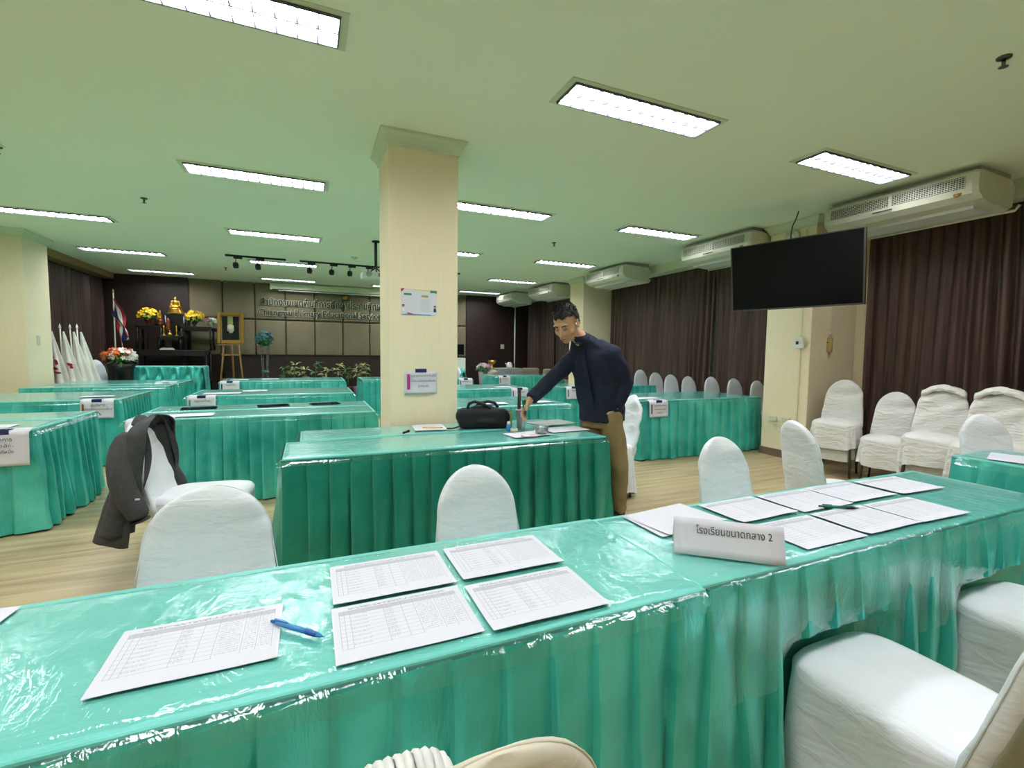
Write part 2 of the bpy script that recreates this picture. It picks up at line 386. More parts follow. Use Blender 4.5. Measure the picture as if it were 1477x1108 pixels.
# cornices along the walls
def bar(name, x0, x1, y0, y1, z0, z1, mat, label=None): return struct(name, MB().box(x0, x1, y0, y1, z0, z1, b=.008), mat, label)
bar('trim_2', XL, -4.12, 9.99, YB-.03, 2.9, ZC, 'cornice_wood', 'tan timber pelmet over the left curtains')
bar('trim_3', 6.16, XR, 4.51, 9.21, 2.88, ZC, 'trim', 'pale pelmet over the right curtains, between the two wall pillars')
bar('trim_4', 6.16, XR, -.99, 3.87, 2.88, ZC, 'trim', 'pale pelmet over the curtains nearest the camera')
bar('trim_5', 6.16, XR, 9.83, YB-.03, 2.88, ZC, 'trim', 'pale pelmet over the far right curtains')
bar('trim_6', -2.68, 4.4, YB-.05, YB, 3.0, ZC, 'trim')
for n_, (y0, y1) in zip(('window_1', 'window_2', 'window_3'), ((-.9, 3.7), (4.6, 9.1), (9.95, 13.6))):
    o = struct(n_, MB().box(XR-.012, XR-.002, y0, y1, .9, 2.85), 'glass')
    fr = MB()
    for yy in (y0, (y0+y1)/2, y1): fr.box(XR-.035, XR-.001, yy-.025, yy+.025, .86, 2.88)
    for zz in (.87, 2.87): fr.box(XR-.035, XR-.001, y0, y1, zz-.02, zz+.02)
    obj('window_frame', fr, 'matteblack', o)
o = struct('window_4', MB().box(XL+.002, XL+.012, 10.05, 13.6, .9, 2.6), 'glass')
fr = MB()
for yy in (10.08, 10.8, 11.7, 13.6): fr.box(XL+.001, XL+.035, yy-.025, yy+.025, .86, 2.62)
for zz in (.87, 2.3, 2.6): fr.box(XL+.001, XL+.035, 9.9, 13.6, zz-.02, zz+.02)
obj('window_frame', fr, 'matteblack', o)

# curtains: long wall hangings of pleated satin
def curtain(x, y0, y1, z0, z1, label, side=-1, amp=.045, wl=.13, seed=0, group=None, gather=0):
    L = y1-y0; n = int(L/wl*10); nz = 14
    t_ = thing('curtain', label, 'curtain', (x, (y0+y1)/2, 0), 0, group); rnd = random.Random(seed); ph = [rnd.uniform(0, 6) for _ in range(6)]
    def fn(u, v):
        z = z0+(z1-z0)*v; s = u*L
        k = 1-v
        a = amp*(.55+.6*k)*(.75+.45*sin(s*3.1+ph[0]))
        wv = sin(2*pi*s/wl+1.1*sin(s*2.3+ph[1])+.35*sin(z*1.7+s*4+ph[2]))
        wv = math.copysign(abs(wv)**.75, wv)
        off = a*wv+.012*sin(2*pi*s/(wl*.43)+ph[3])*k
        yy = s+.03*k*sin(s*5+ph[4])+gather*(s-L/2)*-(4*v*(1-v))
        return (side*(off+amp+.02), yy-L/2, z)
    obj('curtain_cloth', MB().grid(n, nz, fn), 'curtain', t_)
    obj('curtain_rail', MB().tube([(side*.05, -L/2+.01, z1+.012), (side*.05, L/2-.01, z1+.012)], .012, 6), 'matteblack', t_)
    return t_
CX = 6.5
curtain(CX, 2.0, 3.70, .03, 2.85, 'brown satin curtain right of the television, next to the wall pillar', seed=1)
curtain(CX, .2, 1.98, .03, 2.85, 'brown satin curtain at the right edge of the picture', seed=2)
curtain(CX, 4.56, 6.1, .03, 2.86, 'brown satin curtain just left of the television', seed=3)
curtain(CX, 6.12, 7.66, .03, 2.86, 'brown satin curtain behind the row of white chair backs', seed=4)
curtain(CX, 7.68, 9.16, .03, 2.86, 'brown satin curtain right behind the standing man', seed=5)
curtain(CX, 9.9, 11.8, .03, 2.86, 'brown satin curtain past the far pillar, beside the man\'s head', seed=6)
curtain(CX, 11.82, 13.66, .03, 2.86, 'farthest brown satin curtain, in the right back corner', seed=7)
curtain(XL+.02, 12.2, 13.7, .03, 2.86, 'dark curtain in the left back corner behind the national flag', side=1, seed=8)
curtain(XL+.02, 11.1, 12.15, .03, 2.86, 'dark curtain behind the two white chairs at the left wall', side=1, seed=9)
curtain(XL+.02, 10.0, 11.05, .03, 2.42, 'short brown curtain behind the furled white flags', side=1, seed=10)

# ------------------------------------------------------------ fluorescent troffers
def troffer(cx, cy, label, group='fluorescent ceiling troffers'):
    t_ = thing('ceiling_light', label, 'ceiling light', (cx, cy, ZC), 0, group)
    W, D = 1.29, .32
    fr = MB(); b = .03
    fr.box(-W/2, W/2, -D/2, -D/2+b, -.008, 0); fr.box(-W/2, W/2, D/2-b, D/2, -.008, 0)
    fr.box(-W/2, -W/2+b+.01, -D/2+b, D/2-b, -.008, 0); fr.box(W/2-b-.01, W/2, -D/2+b, D/2-b, -.008, 0)
    obj('frame', fr, 'trim', t_)
    return t_
proto_mb = {}
def troffer_parts(t_):
    W, D, b = 1.29, .32, .03
    if not proto_mb:
        m1 = MB().box(-W/2+.041, W/2-.041, -D/2+b+.001, D/2-b-.001, -.0035, -.002)
        proto_mb['diff'] = m1.mesh('lamp_panel'); proto_mb['diff'].materials.append(M['tube'])
        lv = MB()
        for k in range(13):
            x = -W/2+.045+k*(W-.09)/12
            lv.add([(x-.009, -D/2+b, -.0045), (x+.009, -D/2+b, -.0045), (x+.002, -D/2+b, -.024), (x-.002, -D/2+b, -.024),
                    (x-.009, D/2-b, -.0045), (x+.009, D/2-b, -.0045), (x+.002, D/2-b, -.024), (x-.002, D/2-b, -.024)],
                   [(0, 1, 2, 3), (7, 6, 5, 4), (1, 5, 6, 2), (0, 3, 7, 4), (3, 2, 6, 7), (0, 4, 5, 1)])
        proto_mb['lv'] = lv.mesh('louver'); proto_mb['lv'].materials.append(M['louver'])
        sp = MB()
        for y in (-D/2+b+.004, 0, D/2-b-.004): sp.box(-W/2+.042, W/2-.042, y-.004, y+.004, -.022, -.004)
        proto_mb['sp'] = sp.mesh('divider'); proto_mb['sp'].materials.append(M['louver'])
    obj('lamp_panel', proto_mb['diff'], None, t_); obj('louver', proto_mb['lv'], None, t_); obj('divider', proto_mb['sp'], None, t_)
colx = [-3.0, -.43, 2.16, 4.53]; rowy = [.25, 2.775, 5.36, 7.97, 10.5, 12.9]
cname = ['left', 'second', 'third', 'right']; rname = ['above the camera', 'nearest', 'second', 'third', 'fourth', 'last']
for ci, cx in enumerate(colx):
    for ri, cy in enumerate(rowy):
        t_ = troffer(cx, cy, 'recessed louvred ceiling light, %s row from the camera, %s column counted from the left' % (rname[ri], cname[ci]) if ri > 0
                     else 'recessed louvred ceiling light %s, %s column from the left' % (rname[ri], cname[ci]))
        troffer_parts(t_)

# ------------------------------------------------------------ skirted tables
def skirt_mesh(W, D, z_top=.742, pl=.10, seed=0, amp=1.0, knife=True):
    rnd = random.Random(seed)
    per = [(-W/2, -D/2, 1, 0, 0, -1, W), (W/2, -D/2, 0, 1, 1, 0, D), (W/2, D/2, -1, 0, 0, 1, W), (-W/2, D/2, 0, -1, -1, 0, D)]
    cols = []
    for (x, y, tx, ty, nx, ny, L) in per:
        n = max(2, round(L/pl)); 
        for k in range(n):
            jit = rnd.uniform(.7, 1.3); wob = rnd.uniform(-1, 1)
            for q, (uu, o) in enumerate([(0, 0.0), (.035, 1.0), (.18, 1.02), (.38, .86), (.58, .60), (.78, .28), (.96, .02)]):
                s = (k+uu)/n*L
                cols.append((x+tx*s, y+ty*s, nx, ny, tx, ty, o, jit, wob, s, L))
    nz = 12; mb = MB(); vs = []; N = len(cols)
    for j in range(nz):
        v = j/(nz-1); z = z_top*(1-v)+.012*v
        for (x, y, nx, ny, tx, ty, o, jit, wob, s, L) in cols:
            spread = .006+.036*amp*(v**.5)*jit
            off = o*spread+.010+.02*v+wob*.012*v*sin(z*7+jit*22)*(.3+o)+.012*v*sin(s*9+seed)*1.0
            off += .022*(v**.7)*noise.noise(Vector((s*5, z*3.2, seed*3.3+nx*7+ny*3)))+.008*noise.noise(Vector((s*16, z*5, seed)))*min(1, v*4)
            lat = .018*v*wob*sin(v*2.5+seed)
            # corners flare a little
            px, py = x+nx*off+tx*lat, y+ny*off+ty*lat
            if s < .03: px -= tx*(.01+.02*v); py -= ty*(.01+.02*v)
            vs.append((px, py, z+.006*v*wob))
    fs = [(j*N+i, (j+1)*N+i, (j+1)*N+(i+1) % N, j*N+(i+1) % N) for j in range(nz-1) for i in range(N)]
    mb.add(vs, fs, True)
    for q_ in range(len(fs)):
        if (q_ % N) % 7 in (0, 6): mb.sm[q_] = False
    return mb
def table(x0, x1, y0, y1, label, seed=0, pl=.10, mat='satin', film=(.05, .05, .05, .05), group=None, bumpy=1, filmwav=1):
    W, D = x1-x0, y1-y0
    t_ = thing('skirted_table', label, 'table', ((x0+x1)/2, (y0+y1)/2, 0), 0, group)
    obj('tabletop_cloth', MB().box(-W/2-.006, W/2+.006, -D/2-.006, D/2+.006, .728, .75, b=.006), 'top', t_)
    obj('skirt', skirt_mesh(W, D, .742, pl, seed), mat, t_)
    lg = MB()
    for sx in (-1, 1):
        for sy in (-1, 1):
            a = MB().tube([(sx*(W/2-.12), sy*(D/2-.06), 0), (sx*(W/2-.12), sy*(D/2-.06), .727)], .013, 6); obj('leg', a, 'metal', t_)
    # clear plastic sheet over the top, hanging over the edges: (front, right, back, left) overhang
    fo, ro, bo, lo = film; fm = MB(); rnd = random.Random(seed+50)
    def hang(u, v):
        # unfolded sheet coordinates
        X = -W/2-lo+(W+lo+ro)*u; Y = -D/2-fo+(D+fo+bo)*v; z = .7525; x, y = X, Y; g = .034
        ex = 0
        nz_ = noise.noise(Vector((X*5+seed, Y*5, seed)))
        if X < -W/2: x = -W/2-g*min(1, (-W/2-X)/.03); ex = -W/2-X
        if X > W/2: x = W/2+g*min(1, (X-W/2)/.03); ex = X-W/2
        ey = 0
        if Y < -D/2: y = -D/2-g*min(1, (-D/2-Y)/.03); ey = -D/2-Y
        if Y > D/2: y = D/2+g*min(1, (Y-D/2)/.03); ey = Y-D/2
        dz = max(ex, ey)
        if dz > 0:
            z -= dz*.97
            k = min(1, dz/.1)*.012*nz_
            if ey >= ex: y += math.copysign(k+.03*dz, Y)
            else: x += math.copysign(k+.03*dz, X)
        else: z += .0012*nz_*filmwav
        return (x, y, z)
    nu = int((W+lo+ro)/.035); nv = int((D+fo+bo)/.035)
    def remap(u, n, lo_, L, hi_):
        return u
    fm.grid(nu, nv, hang); obj('plastic_cover', fm, 'film', t_)
    return t_
G = 'teal skirted tables'
table(-1.10, .918, .87, 1.405, 'long teal skirted table in the foreground holding five forms and a blue pen', 1, .115, film=(.045, .0, .045, .05))
table(.926, 2.90, .885, 1.395, 'teal skirted table in the right foreground with the folded name sign and eight forms', 2, .12, film=(.34, .05, .05, .0))
table(3.60, 4.12, .2, 1.52, 'teal skirted table at the right edge, turned sideways, one paper on it', 3, .12, film=(.05, .05, .05, .05))
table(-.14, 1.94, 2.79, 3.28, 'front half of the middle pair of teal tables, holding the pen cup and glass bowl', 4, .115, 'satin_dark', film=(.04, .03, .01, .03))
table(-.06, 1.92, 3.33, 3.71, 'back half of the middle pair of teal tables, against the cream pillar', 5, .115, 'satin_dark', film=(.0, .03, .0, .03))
table(-3.85, -1.83, 4.40, 4.93, 'nearest teal table on the left with a cut-off paper sign, front half of its pair', 6, .11)
table(-3.85, -1.83, 4.98, 5.50, 'teal table directly behind the nearest left one, back half of the pair', 7, .11)
table(-4.02, -2.0, 6.62, 7.80, 'second teal table on the left, sign with yellow stripe on its corner', 8, .11)
table(-3.72, -2.02, 8.72, 9.13, 'third teal table on the left, in front of the left wall pillar', 9, .11)
table(-3.66, -2.02, 9.27, 10.35, 'farthest teal table on the left, below the furled flags', 21, .11)
table(-1.38, .58, 4.68, 5.16, 'teal table behind the jacket chair, front half of its pair, bright pleats', 10, .10)
table(-1.38, .58, 5.20, 5.70, 'teal table with two black booklets, back half of the pair behind the jacket chair', 11, .10)
table(-1.39, .55, 6.80, 7.80, 'teal table second row left of the cream pillar', 12, .11)
table(-1.46, .62, 9.62, 10.65, 'teal table third row left of the cream pillar, farthest of its column', 13, .11)
table(.97, 3.22, 9.62, 10.65, 'teal table seen on both sides of the cream pillar, farthest row', 14, .12)
table(.80, 2.77, 4.68, 5.68, 'teal table right behind the cream pillar, left of the man', 15, .11)
table(1.30, 3.30, 6.95, 7.90, 'teal table second row right of the cream pillar with sign on its right corner', 16, .12)
table(3.76, 5.86, 4.70, 5.66, 'bright teal table right of the man with paper sign taped at its left corner', 17, .15)
table(3.95, 5.9, 6.95, 7.75, 'teal table behind the man, second row on the right', 18, .12)
table(4.05, 5.9, 10.4, 11.2, 'farthest teal table on the right, a white sheet hanging over its corner', 19, .12)

# the seats pushed under the right foreground table press its skirt and plastic inwards
for o in [k for k in bpy.data.objects if k.parent and abs(k.parent.location.x-1.913) < .01 and k.name.split('.')[0] in ('skirt', 'plastic_cover')]:
    px_, py_ = o.parent.location.x, o.parent.location.y
    def press(p, n):
        X, Y = p.x+px_, p.y+py_
        if Y < 1.0 and p.z < .54:
            k = 0
            for cx in (1.475, 2.36):
                k = max(k, min(1, max(0, (.27-abs(X-cx))/.06)))
            k *= min(1, (.54-p.z)/.06)
            lim = .925+(0 if o.name.startswith('plastic') else .006)
            if Y < lim: return Vector((p.x, p.y+(lim-Y)*k, p.z))
        return p
    displace(o.data, press)
# ------------------------------------------------------------ covered banquet chairs (local: seat faces +y, origin on the floor under the seat)
def back_pad(ztop=.90, z0=.40, hw0=.205, th=.032, lean=.20, wr=0, seed=0, y0=-.20, grow=0):
    mb = MB(); n = 36; zs = []
    zc = ztop-.21
    for i in range(9): zs.append(z0+(zc-z0)*i/9)
    for i in range(13): zs.append(zc+(ztop-zc)*sin(pi/2*i/12))
    rings = []
    for z in zs:
        hw = hw0-.03*max(0, (z-z0))/(zc-z0) if z < zc else (hw0-.03)*math.sqrt(max(.0004, 1-((z-zc)/(ztop-zc))**2))
        if z < z0+.06: hw *= .86+.14*math.sqrt(max(0, 1-(1-(z-z0)/.06)**2))
        t = th*(1 if z < ztop-.05 else math.sqrt(max(.03, (ztop-z)/.05)))
        rings.append((z, hw+grow, t+grow))
    def fn(u, v):
        z, hw, t = rings[min(len(rings)-1, int(round(v*(len(rings)-1))))]
        a = 2*pi*u; c, s = cos(a), sin(a); e = .55
        x = hw*math.copysign(abs(c)**e, c); y = t*math.copysign(abs(s)**.8, s)
        bow = -.03*(1-(x/.2)**2) if True else 0
        yy = y0-lean*(z-.45)+y+bow+wr*noise.noise(Vector((x*5+seed, z*13+x*4, seed)))
        return (x, yy, z)
    mb.grid(n, len(rings), fn, closed=True)
    mb.f += [tuple(range(n))[::-1], tuple(range(n*(len(rings)-1), n*len(rings)))]; mb.sm += [True, True]
    return mb
def rr(a, hx, hy, e=.45):
    c, s = cos(a), sin(a); return hx*math.copysign(abs(c)**e, c), hy*math.copysign(abs(s)**e, s)
def seat_cover(style='spandex', zs=.46, hx=.205, hy=.215, seed=0):
    mb = MB(); n = 72; L = []
    L += [(zs+.012, .02), (zs+.012, .5), (zs+.008, .8), (zs-.002, .95), (zs-.02, 1.0), (zs-.05, 1.0)]
    if style == 'spandex': zz = [zs-.12, zs-.2, .2, .12, .06, .02]
    elif style == 'long': zz = [zs-.1, zs-.2, zs-.3, .04]
    else: zz = [zs-.1, zs-.15, zs-.2, zs-.26]
    m0 = len(L)
    def fn(u, v):
        k = int(round(v*(m0+len(zz)-1))); a = 2*pi*u
        if k < m0:
            z, s = L[k]; x, y = rr(a, hx*s, hy*s); z += .012*(1-s)*1
            if style != 'spandex': z += .006*noise.noise(Vector((x*14+seed, y*14, 1)))
            return (x, y, z)
        z = zz[k-m0]; x, y = rr(a, hx, hy); corner = abs(sin(2*a))**1.3
        d = (zs-z)/zs
        if style == 'spandex':
            sc = 1+.10*d*corner-.10*(1-corner)*sin(pi*min(1, d*1.1)); z = z+.13*(1-corner)*d**2.5
            w_ = .006*noise.noise(Vector((x*8, y*8, z*6+seed)))
            return (x*sc+w_, y*sc+w_, z)
        fold = sin(a*11+seed+2*sin(a*2+seed))*.022*(d/.5)+.012*sin(a*23+seed)*(d/.5)
        sc = 1+.12*d+fold*2.2
        return (x*sc, y*sc, z+.03*sin(a*3+seed)*d)
    mb.grid(n, m0+len(zz), fn, closed=True)
    mb.f.append(tuple(range(n))[::-1]); mb.sm.append(True)
    return mb
def make_chair(label, style='spandex', seed=0, mat='cover', group=None, ztop=.90, padmat=None):
    t_ = thing('banquet_chair', label, 'chair', (0, 0, 0), 0, group)
    obj('back_cover', back_pad(ztop, wr=.012 if style == 'spandex' else .03, seed=seed, z0=.36), padmat or mat, t_)
    obj('seat_cover', seat_cover(style, seed=seed), mat, t_)
    for sx in (-1, 1):
        for sy in (-1, 1):
            obj('leg', MB().tube([(sx*.15, sy*.15, .43), (sx*.172, sy*.175, 0)], .012, 6), 'metal', t_)
    if style == 'spandex':
        pts = []
        zc = ztop-.21
        for i in range(25):
            a = pi*i/24; z = zc+(ztop-zc)*sin(a)*.998; x = .1765*cos(a); pts.append((x, -.20-.2*(z-.45)-.03*(1-(x/.2)**2), z))
        obj('seam', MB().tube([(.2045, -.20, .45)]+pts+[(-.2045, -.20, .45)], .0022, 5), mat, t_)
    elif style == 'loose':
        # crumpled fold of spare cloth over the top of the back
        def fn(u, v):
            a = pi*(v*1.3-.15); x = (u-.5)*.30; z = ztop-.06*(2*u-1)**2-.030+.040*sin(a)+.022*noise.noise(Vector((u*5, v*4, seed)))
            return (x, -.29-.045*cos(a)+.03*noise.noise(Vector((u*9, v*5, seed+4))), z)
        obj('folded_cloth', MB().grid(16, 12, fn), mat, t_, solid=.004)
    return t_
GW = 'white spandex covered chairs'; GG = 'grey linen covered chairs along the right wall'
chA = make_chair('white covered chair at the far side of the long table, wrinkled rounded back, leftmost', seed=1)
chB = make_chair('white covered chair', seed=5)
chG = make_chair('grey linen covered chair', 'loose', 3, 'cover_grey')
chH = make_chair('white draped chair right behind the standing man', 'long', 4, 'cover')
chL = make_chair('grey linen covered chair', 'plainloose', 6, 'cover_grey')
def put(src, x, y, rz, label, group=None, s=(1, 1, 1), z=0, tilt=0):
    o = dup(src, (x, y, z), rz, label, group, s); return o
chA.location = (-.33, 1.70, 0); chA.rotation_euler = (0, 0, pi+.05); chA.scale = (1.14, 1, .93)
chB.location = (.655, 1.64, 0); chB.rotation_euler = (0, 0, pi-.03); chB.scale = (1.0, 1, .935)
chB['label'] = 'white covered chair behind the long table, between the two groups of forms'
put(chA, 2.11, 1.67, pi-.15, 'white covered chair behind the right foreground table, left of the other one', None, (.93, 1, .97))
put(chB, 3.22, 1.98, -pi/2-.31, 'white covered chair turned sideways in the aisle below the grey wall chairs', None, (1, 1, 1.02))
put(chA, 4.42, 1.52, pi-.5, 'white covered chair at the right edge behind the sideways table', None, (1, 1, 1.03))
chF = make_chair('large white covered chair in the right foreground, its seat touching the plastic', seed=5); chF.location = (1.475, .695, 0); chF.scale = (1, 1.04, 1)
bpy.data.objects.remove([k for k in chF.children if k.name.startswith('back_cover')][0])
obj('back_cover', back_pad(.90, wr=.006, seed=5, z0=.42, lean=.22), 'cover', chF)
o = obj('back_panel', back_pad(.885, z0=.435, hw0=.185, th=.012, lean=.22, y0=-.225), 'pad_shade', chF); o['label'] = 'rear panel, shade put into its olive colour'
put(chA, 2.36, .695, .0, 'white covered chair in the bottom right corner, behind the large one', None, (1.05, 1.04, 1.0))
put(chA, -.60, 3.40, -pi/2-.1, 'white covered chair with the charcoal jacket over its back', None, (1, 1.15, 1.0))
chH.location = (2.56, 3.68, 0); chH.rotation_euler = (0, 0, pi/2); chH.scale = (1, 1, 1.05)
# cream chair right below the camera
cc = make_chair('bare cream vinyl chair at the bottom edge of the picture', seed=9, mat='cover_cream'); cc.location = (.19, .735, 0); cc.scale = (1, .85, 1.0)
cl = MB(); cl.grid(40, 14, lambda u, v: (.11*(u-.5), .045*cos(pi*v)*(1-.4*u), .868+(.030+.010*sin(u*2))*sin(pi*v)*(1-(2*u-1)**4*.7)+.003*sin(u*70)*sin(pi*v)))
o = obj('folded_chair_cover', cl, 'cover_grey', solid=.004); o.location = (.085, .475, 0); tag(o, 'gathered grey linen cloth lying over the cream chair at the bottom edge', 'cloth')
# stacked and single chairs along the right-hand wall
put(chL, 5.52, 3.40, pi/2+.35, 'lower grey chair of the stack beside the wall pillar', GG)
chL.location = (5.47, 3.38, .13); chL.rotation_euler = (0, 0, pi/2+.35); chL['label'] = 'topmost grey chair of the stack beside the wall pillar'; chL['group'] = GG; chL.scale = (1.05, 1.05, 1.04)
put(chL, 5.55, 2.91, pi/2+.3, 'single grey draped chair between the two stacks at the wall', GG, (1.0, 1.05, 1.07))
put(chL, 5.42, 2.45, pi/2+.28, 'lower grey chair of the middle stack at the wall, hem on the floor side', GG, (1.05, 1.05, 1))
chG.location = (5.35, 2.42, .13); chG.rotation_euler = (0, 0, pi/2+.28); chG['label'] = 'topmost grey chair of the middle stack, right of the single draped chair'; chG['group'] = GG; chG.scale = (1.08, 1.08, 1.04)
put(chG, 5.15, 1.96, pi/2+.2, 'topmost grey chair of the rightmost stack, crumpled cloth on its back', GG, (1.08, 1.08, 1.06), .13)
put(chL, 5.22, 1.98, pi/2+.2, 'lower grey chair of the rightmost stack at the wall', GG, (1.05, 1.05, 1))
# seven backs in front of the curtains behind the bright right table
for i, (y, s) in enumerate([(7.72, 1.12), (7.26, 1.08), (6.84, 1.06), (6.40, 1.05), (5.88, 1.07), (5.42, 1.07), (5.0, 1.06)]):
    put(chB, 6.17, y-.18, pi+.0, 'white chair back before the right curtain, number %s counted from the man' % ['one', 'two', 'three', 'four', 'five', 'six', 'seven'][i],
        'white chairs in a row before the right curtains', (.95, .6, s))
for (x, y, rz, s, lb) in [(-3.95, 10.9, -pi/2, .98, 'white chair beside the white flags at the left wall, leftmost'),
                     (-3.70, 11.0, -pi/2-.3, 1.10, 'white chair between the white flags and the orange flowers, left of two'),
                     (-3.55, 11.6, -pi/2-.3, 1.2, 'white chair left of the orange flowers, right of two')]:
    put(chB, x, y, rz, lb, 'white chairs at the left wall', (1, 1, s))
put(chA, 3.62, 11.0, -pi/2, 'white chair with teal satin heaped over its back beside the cream pillar', None, (1, 1, 1.05))
def fn(u, v):
    a = pi*(v*1.5-.25); x = 3.40+.07*cos(a)*-1; y = 11.0+(u-.5)*.42
    z = .80+.20*sin(a)*(1 if a < pi/2 else 1)*(1-(2*u-1)**4*.4)-.18*(v if v > .5 else 1-v)
    return (x+.03*noise.noise(Vector((u*8, v*8, 1))), y, z+.03*noise.noise(Vector((u*14, v*5, 7))))
o = obj('satin_heap', MB().grid(30, 16, fn), 'satin', solid=.006); tag(o, 'heap of teal satin thrown over a far white chair', 'cloth')

# ------------------------------------------------------------ jacket on the chair
jk = thing('jacket', 'charcoal wool jacket hung over the back of the white chair', 'jacket', (-.86, 3.42, 0), -.1)
def wrap(a0, a1, z1, nm, out=0, seed=0, n=44):
    # cloth wrapped round the chair back: angle 0 points to the back (-x), pi/2 to the camera side (-y)
    def fn(u, v):
        a = a0+(a1-a0)*u; q = v**.8
        hy = (.02+.20*min(1, v/.10)**.55)+.085*q+out; hx = (.015+.035*min(1, v/.10)**.5)+.10*q+out
        z = .935-(.935-z1)*v+.02*sin(a*2+1)*v; cx = -.05-.05*v-.2*0
        f = .020*q*sin(a*6+seed+v*1.5)+.012*noise.noise(Vector((a*2.2, v*5, seed)))
        back = -.2*0
        return (cx-(hx+f)*cos(a)+(.05*(1-v)), -(hy+f)*sin(a), z)
    obj(nm, MB().grid(n, 26, fn), 'charcoal', jk, solid=.008)
wrap(-1.75, 1.95, .27, 'jacket_body', 0, 1)
wrap(1.15, 2.12, .34, 'front_panel', .016, 4, 16); wrap(-2.1, -1.5, .40, 'front_panel', .012, 6, 12)
for s in (-1, 1):
    pts = [(-.06, s*.17, .87), (-.075, s*.235, .80), (-.075, s*.275, .68), (-.055, s*.295, .56), (.005, s*.30, .455), (.02, s*.295, .40)]
    mb = MB(); mb.tube([Vector(p) for p in pts], [.04, .062, .062, .060, .056, .054], 18)
    for i_, p in enumerate(mb.v):
        q = Vector(p); f_ = .014*noise.noise(q*11)+.007*sin(q.z*60+q.x*20); mb.v[i_] = (q.x+f_*.5, q.y+s*f_, q.z)
    obj('sleeve', mb, 'charcoal', jk, sub=1)
    obj('sleeve_opening', MB().tube([(.021, s*.295, .399), (.0225, s*.2945, .393)], [.047, .046], 14), 'lining', jk)
obj('collar', MB().grid(20, 7, lambda u, v: (-.055-.035*sin(pi*v)+.02*v, (u-.5)*.20, .925-.04*(2*u-1)**2+.030*sin(pi*v)-.02*v)), 'charcoal', jk, solid=.008)
obj('lapel', MB().grid(7, 16, lambda u, v: (-.0+.03*v+.035*u*sin(pi*v), -.12-.13*v-.01*u, .92-.34*v-.02*u)), 'charcoal', jk, solid=.006)
obj('lapel', MB().grid(7, 16, lambda u, v: (-.0+.03*v+.035*u*sin(pi*v), .12+.12*v+.01*u, .92-.34*v-.02*u)), 'charcoal', jk, solid=.006)
o = obj('cuff_label', MB().box(.03, .05, -.372, -.366, .53, .538), 'paper', jk); o['label'] = 'small white label'

# ------------------------------------------------------------ papers and pens on the foreground tables
ZT = .7555
def sheet(cx, cy, rz, label, group=None, form=None, w_=.297, h_=.21, z=ZT, curl=.0015, seed=0, name='printed_sheet', cat='paper'):
    mb = MB(); mb.grid(10, 8, lambda u, v: ((u-.5)*w_, (v-.5)*h_, curl*(noise.noise(Vector((u*2+seed, v*2, seed)))+.6)+(.004*max(0, .12-v)/.12*abs(sin(seed*2.1)))))
    o = obj(name, mb, form if form else 'paper'); o.location = (cx, cy, z); o.rotation_euler = (0, 0, rz)
    return tag(o, label, cat, group)
for i, (x, y, rz, lb) in enumerate([
    (-.214, 1.076, .0, 'printed form lying alone left of the blue pen'),
    (.19, 1.225, .0, 'printed form, far left of the block of four on the foreground table'),
    (.505, 1.227, .0, 'printed form, far right of the block of four on the foreground table'),
    (.185, 1.005, .0, 'printed form, near left of the block of four, beside the blue pen\'s tip'),
    (.498, .992, .0, 'printed form, near right of the block of four on the foreground table'),
    (1.54, 1.262, .03, 'printed form behind the name sign, leftmost of the far row'),
    (1.86, 1.26, .0, 'printed form in the far row, second from the name sign'),
    (2.162, 1.262, .0, 'printed form in the far row, third from the name sign'),
    (2.49, 1.245, -.04, 'printed form at the far right end of the right foreground table'),
    (1.54, 1.026, .0, 'printed form in the near row, right behind the name sign'),
    (1.855, 1.026, .0, 'printed form in the near row, middle one, below the green pen'),
    (2.158, 1.018, -.02, 'printed form in the near row, farthest right')]):
    sheet(x, y, rz, lb, 'printed forms on the foreground tables', FORMS[i % 3], z=ZT+.0008*(i % 3), seed=i)
sheet(1.20, 1.28, .12, 'stack of white sheets partly hidden behind the name sign', None, None, seed=31, z=ZT+.003)
sheet(1.185, 1.27, .02, 'lower sheet of the white stack behind the name sign', None, None, seed=33)
sheet(-.77, 1.30, -.1, 'corner of a white sheet at the left edge of the foreground table', None, None, seed=32)
sheet(3.80, 1.33, .3, 'white sheet on the sideways table at the right edge', None, None, seed=35)
def pen(x, y, rz, label, body, grip, L=.142, z=ZT+.0075):
    t_ = thing('pen', label, 'pen', (x, y, z), rz)
    R = Matrix.Rotation(pi/2, 4, 'Y')
    obj('barrel', MB().lathe([(.003, -.055), (.0052, -.05), (.0056, .0), (.0052, .03)], (0, 0, 0), 12, R), body, t_)
    obj('grip', MB().lathe([(.0057, .03), (.0062, .034), (.0058, .045), (.0062, .05), (.005, .06)], (0, 0, 0), 12, R), grip, t_)
    obj('tip', MB().lathe([(.005, .06), (.0028, .07), (.0009, .078), (.0005, .08)], (0, 0, 0), 10, R), body, t_)
    obj('clicker', MB().lathe([(.0034, -.055), (.0034, -.066), (.002, -.068)], (0, 0, 0), 10, R), grip, t_)
    obj('clip', MB().box(-.056, -.02, -.002, .002, .0056, .0085, b=.0008), body, t_)
    return t_
pen(-.037, 1.05, radians(-45), 'blue ballpoint pen lying beside the single form', 'blue_pen', 'blue_dark')
pen(1.872, 1.135, radians(-31), 'green pen lying across the forms on the right foreground table', 'green_pen', 'matteblack')
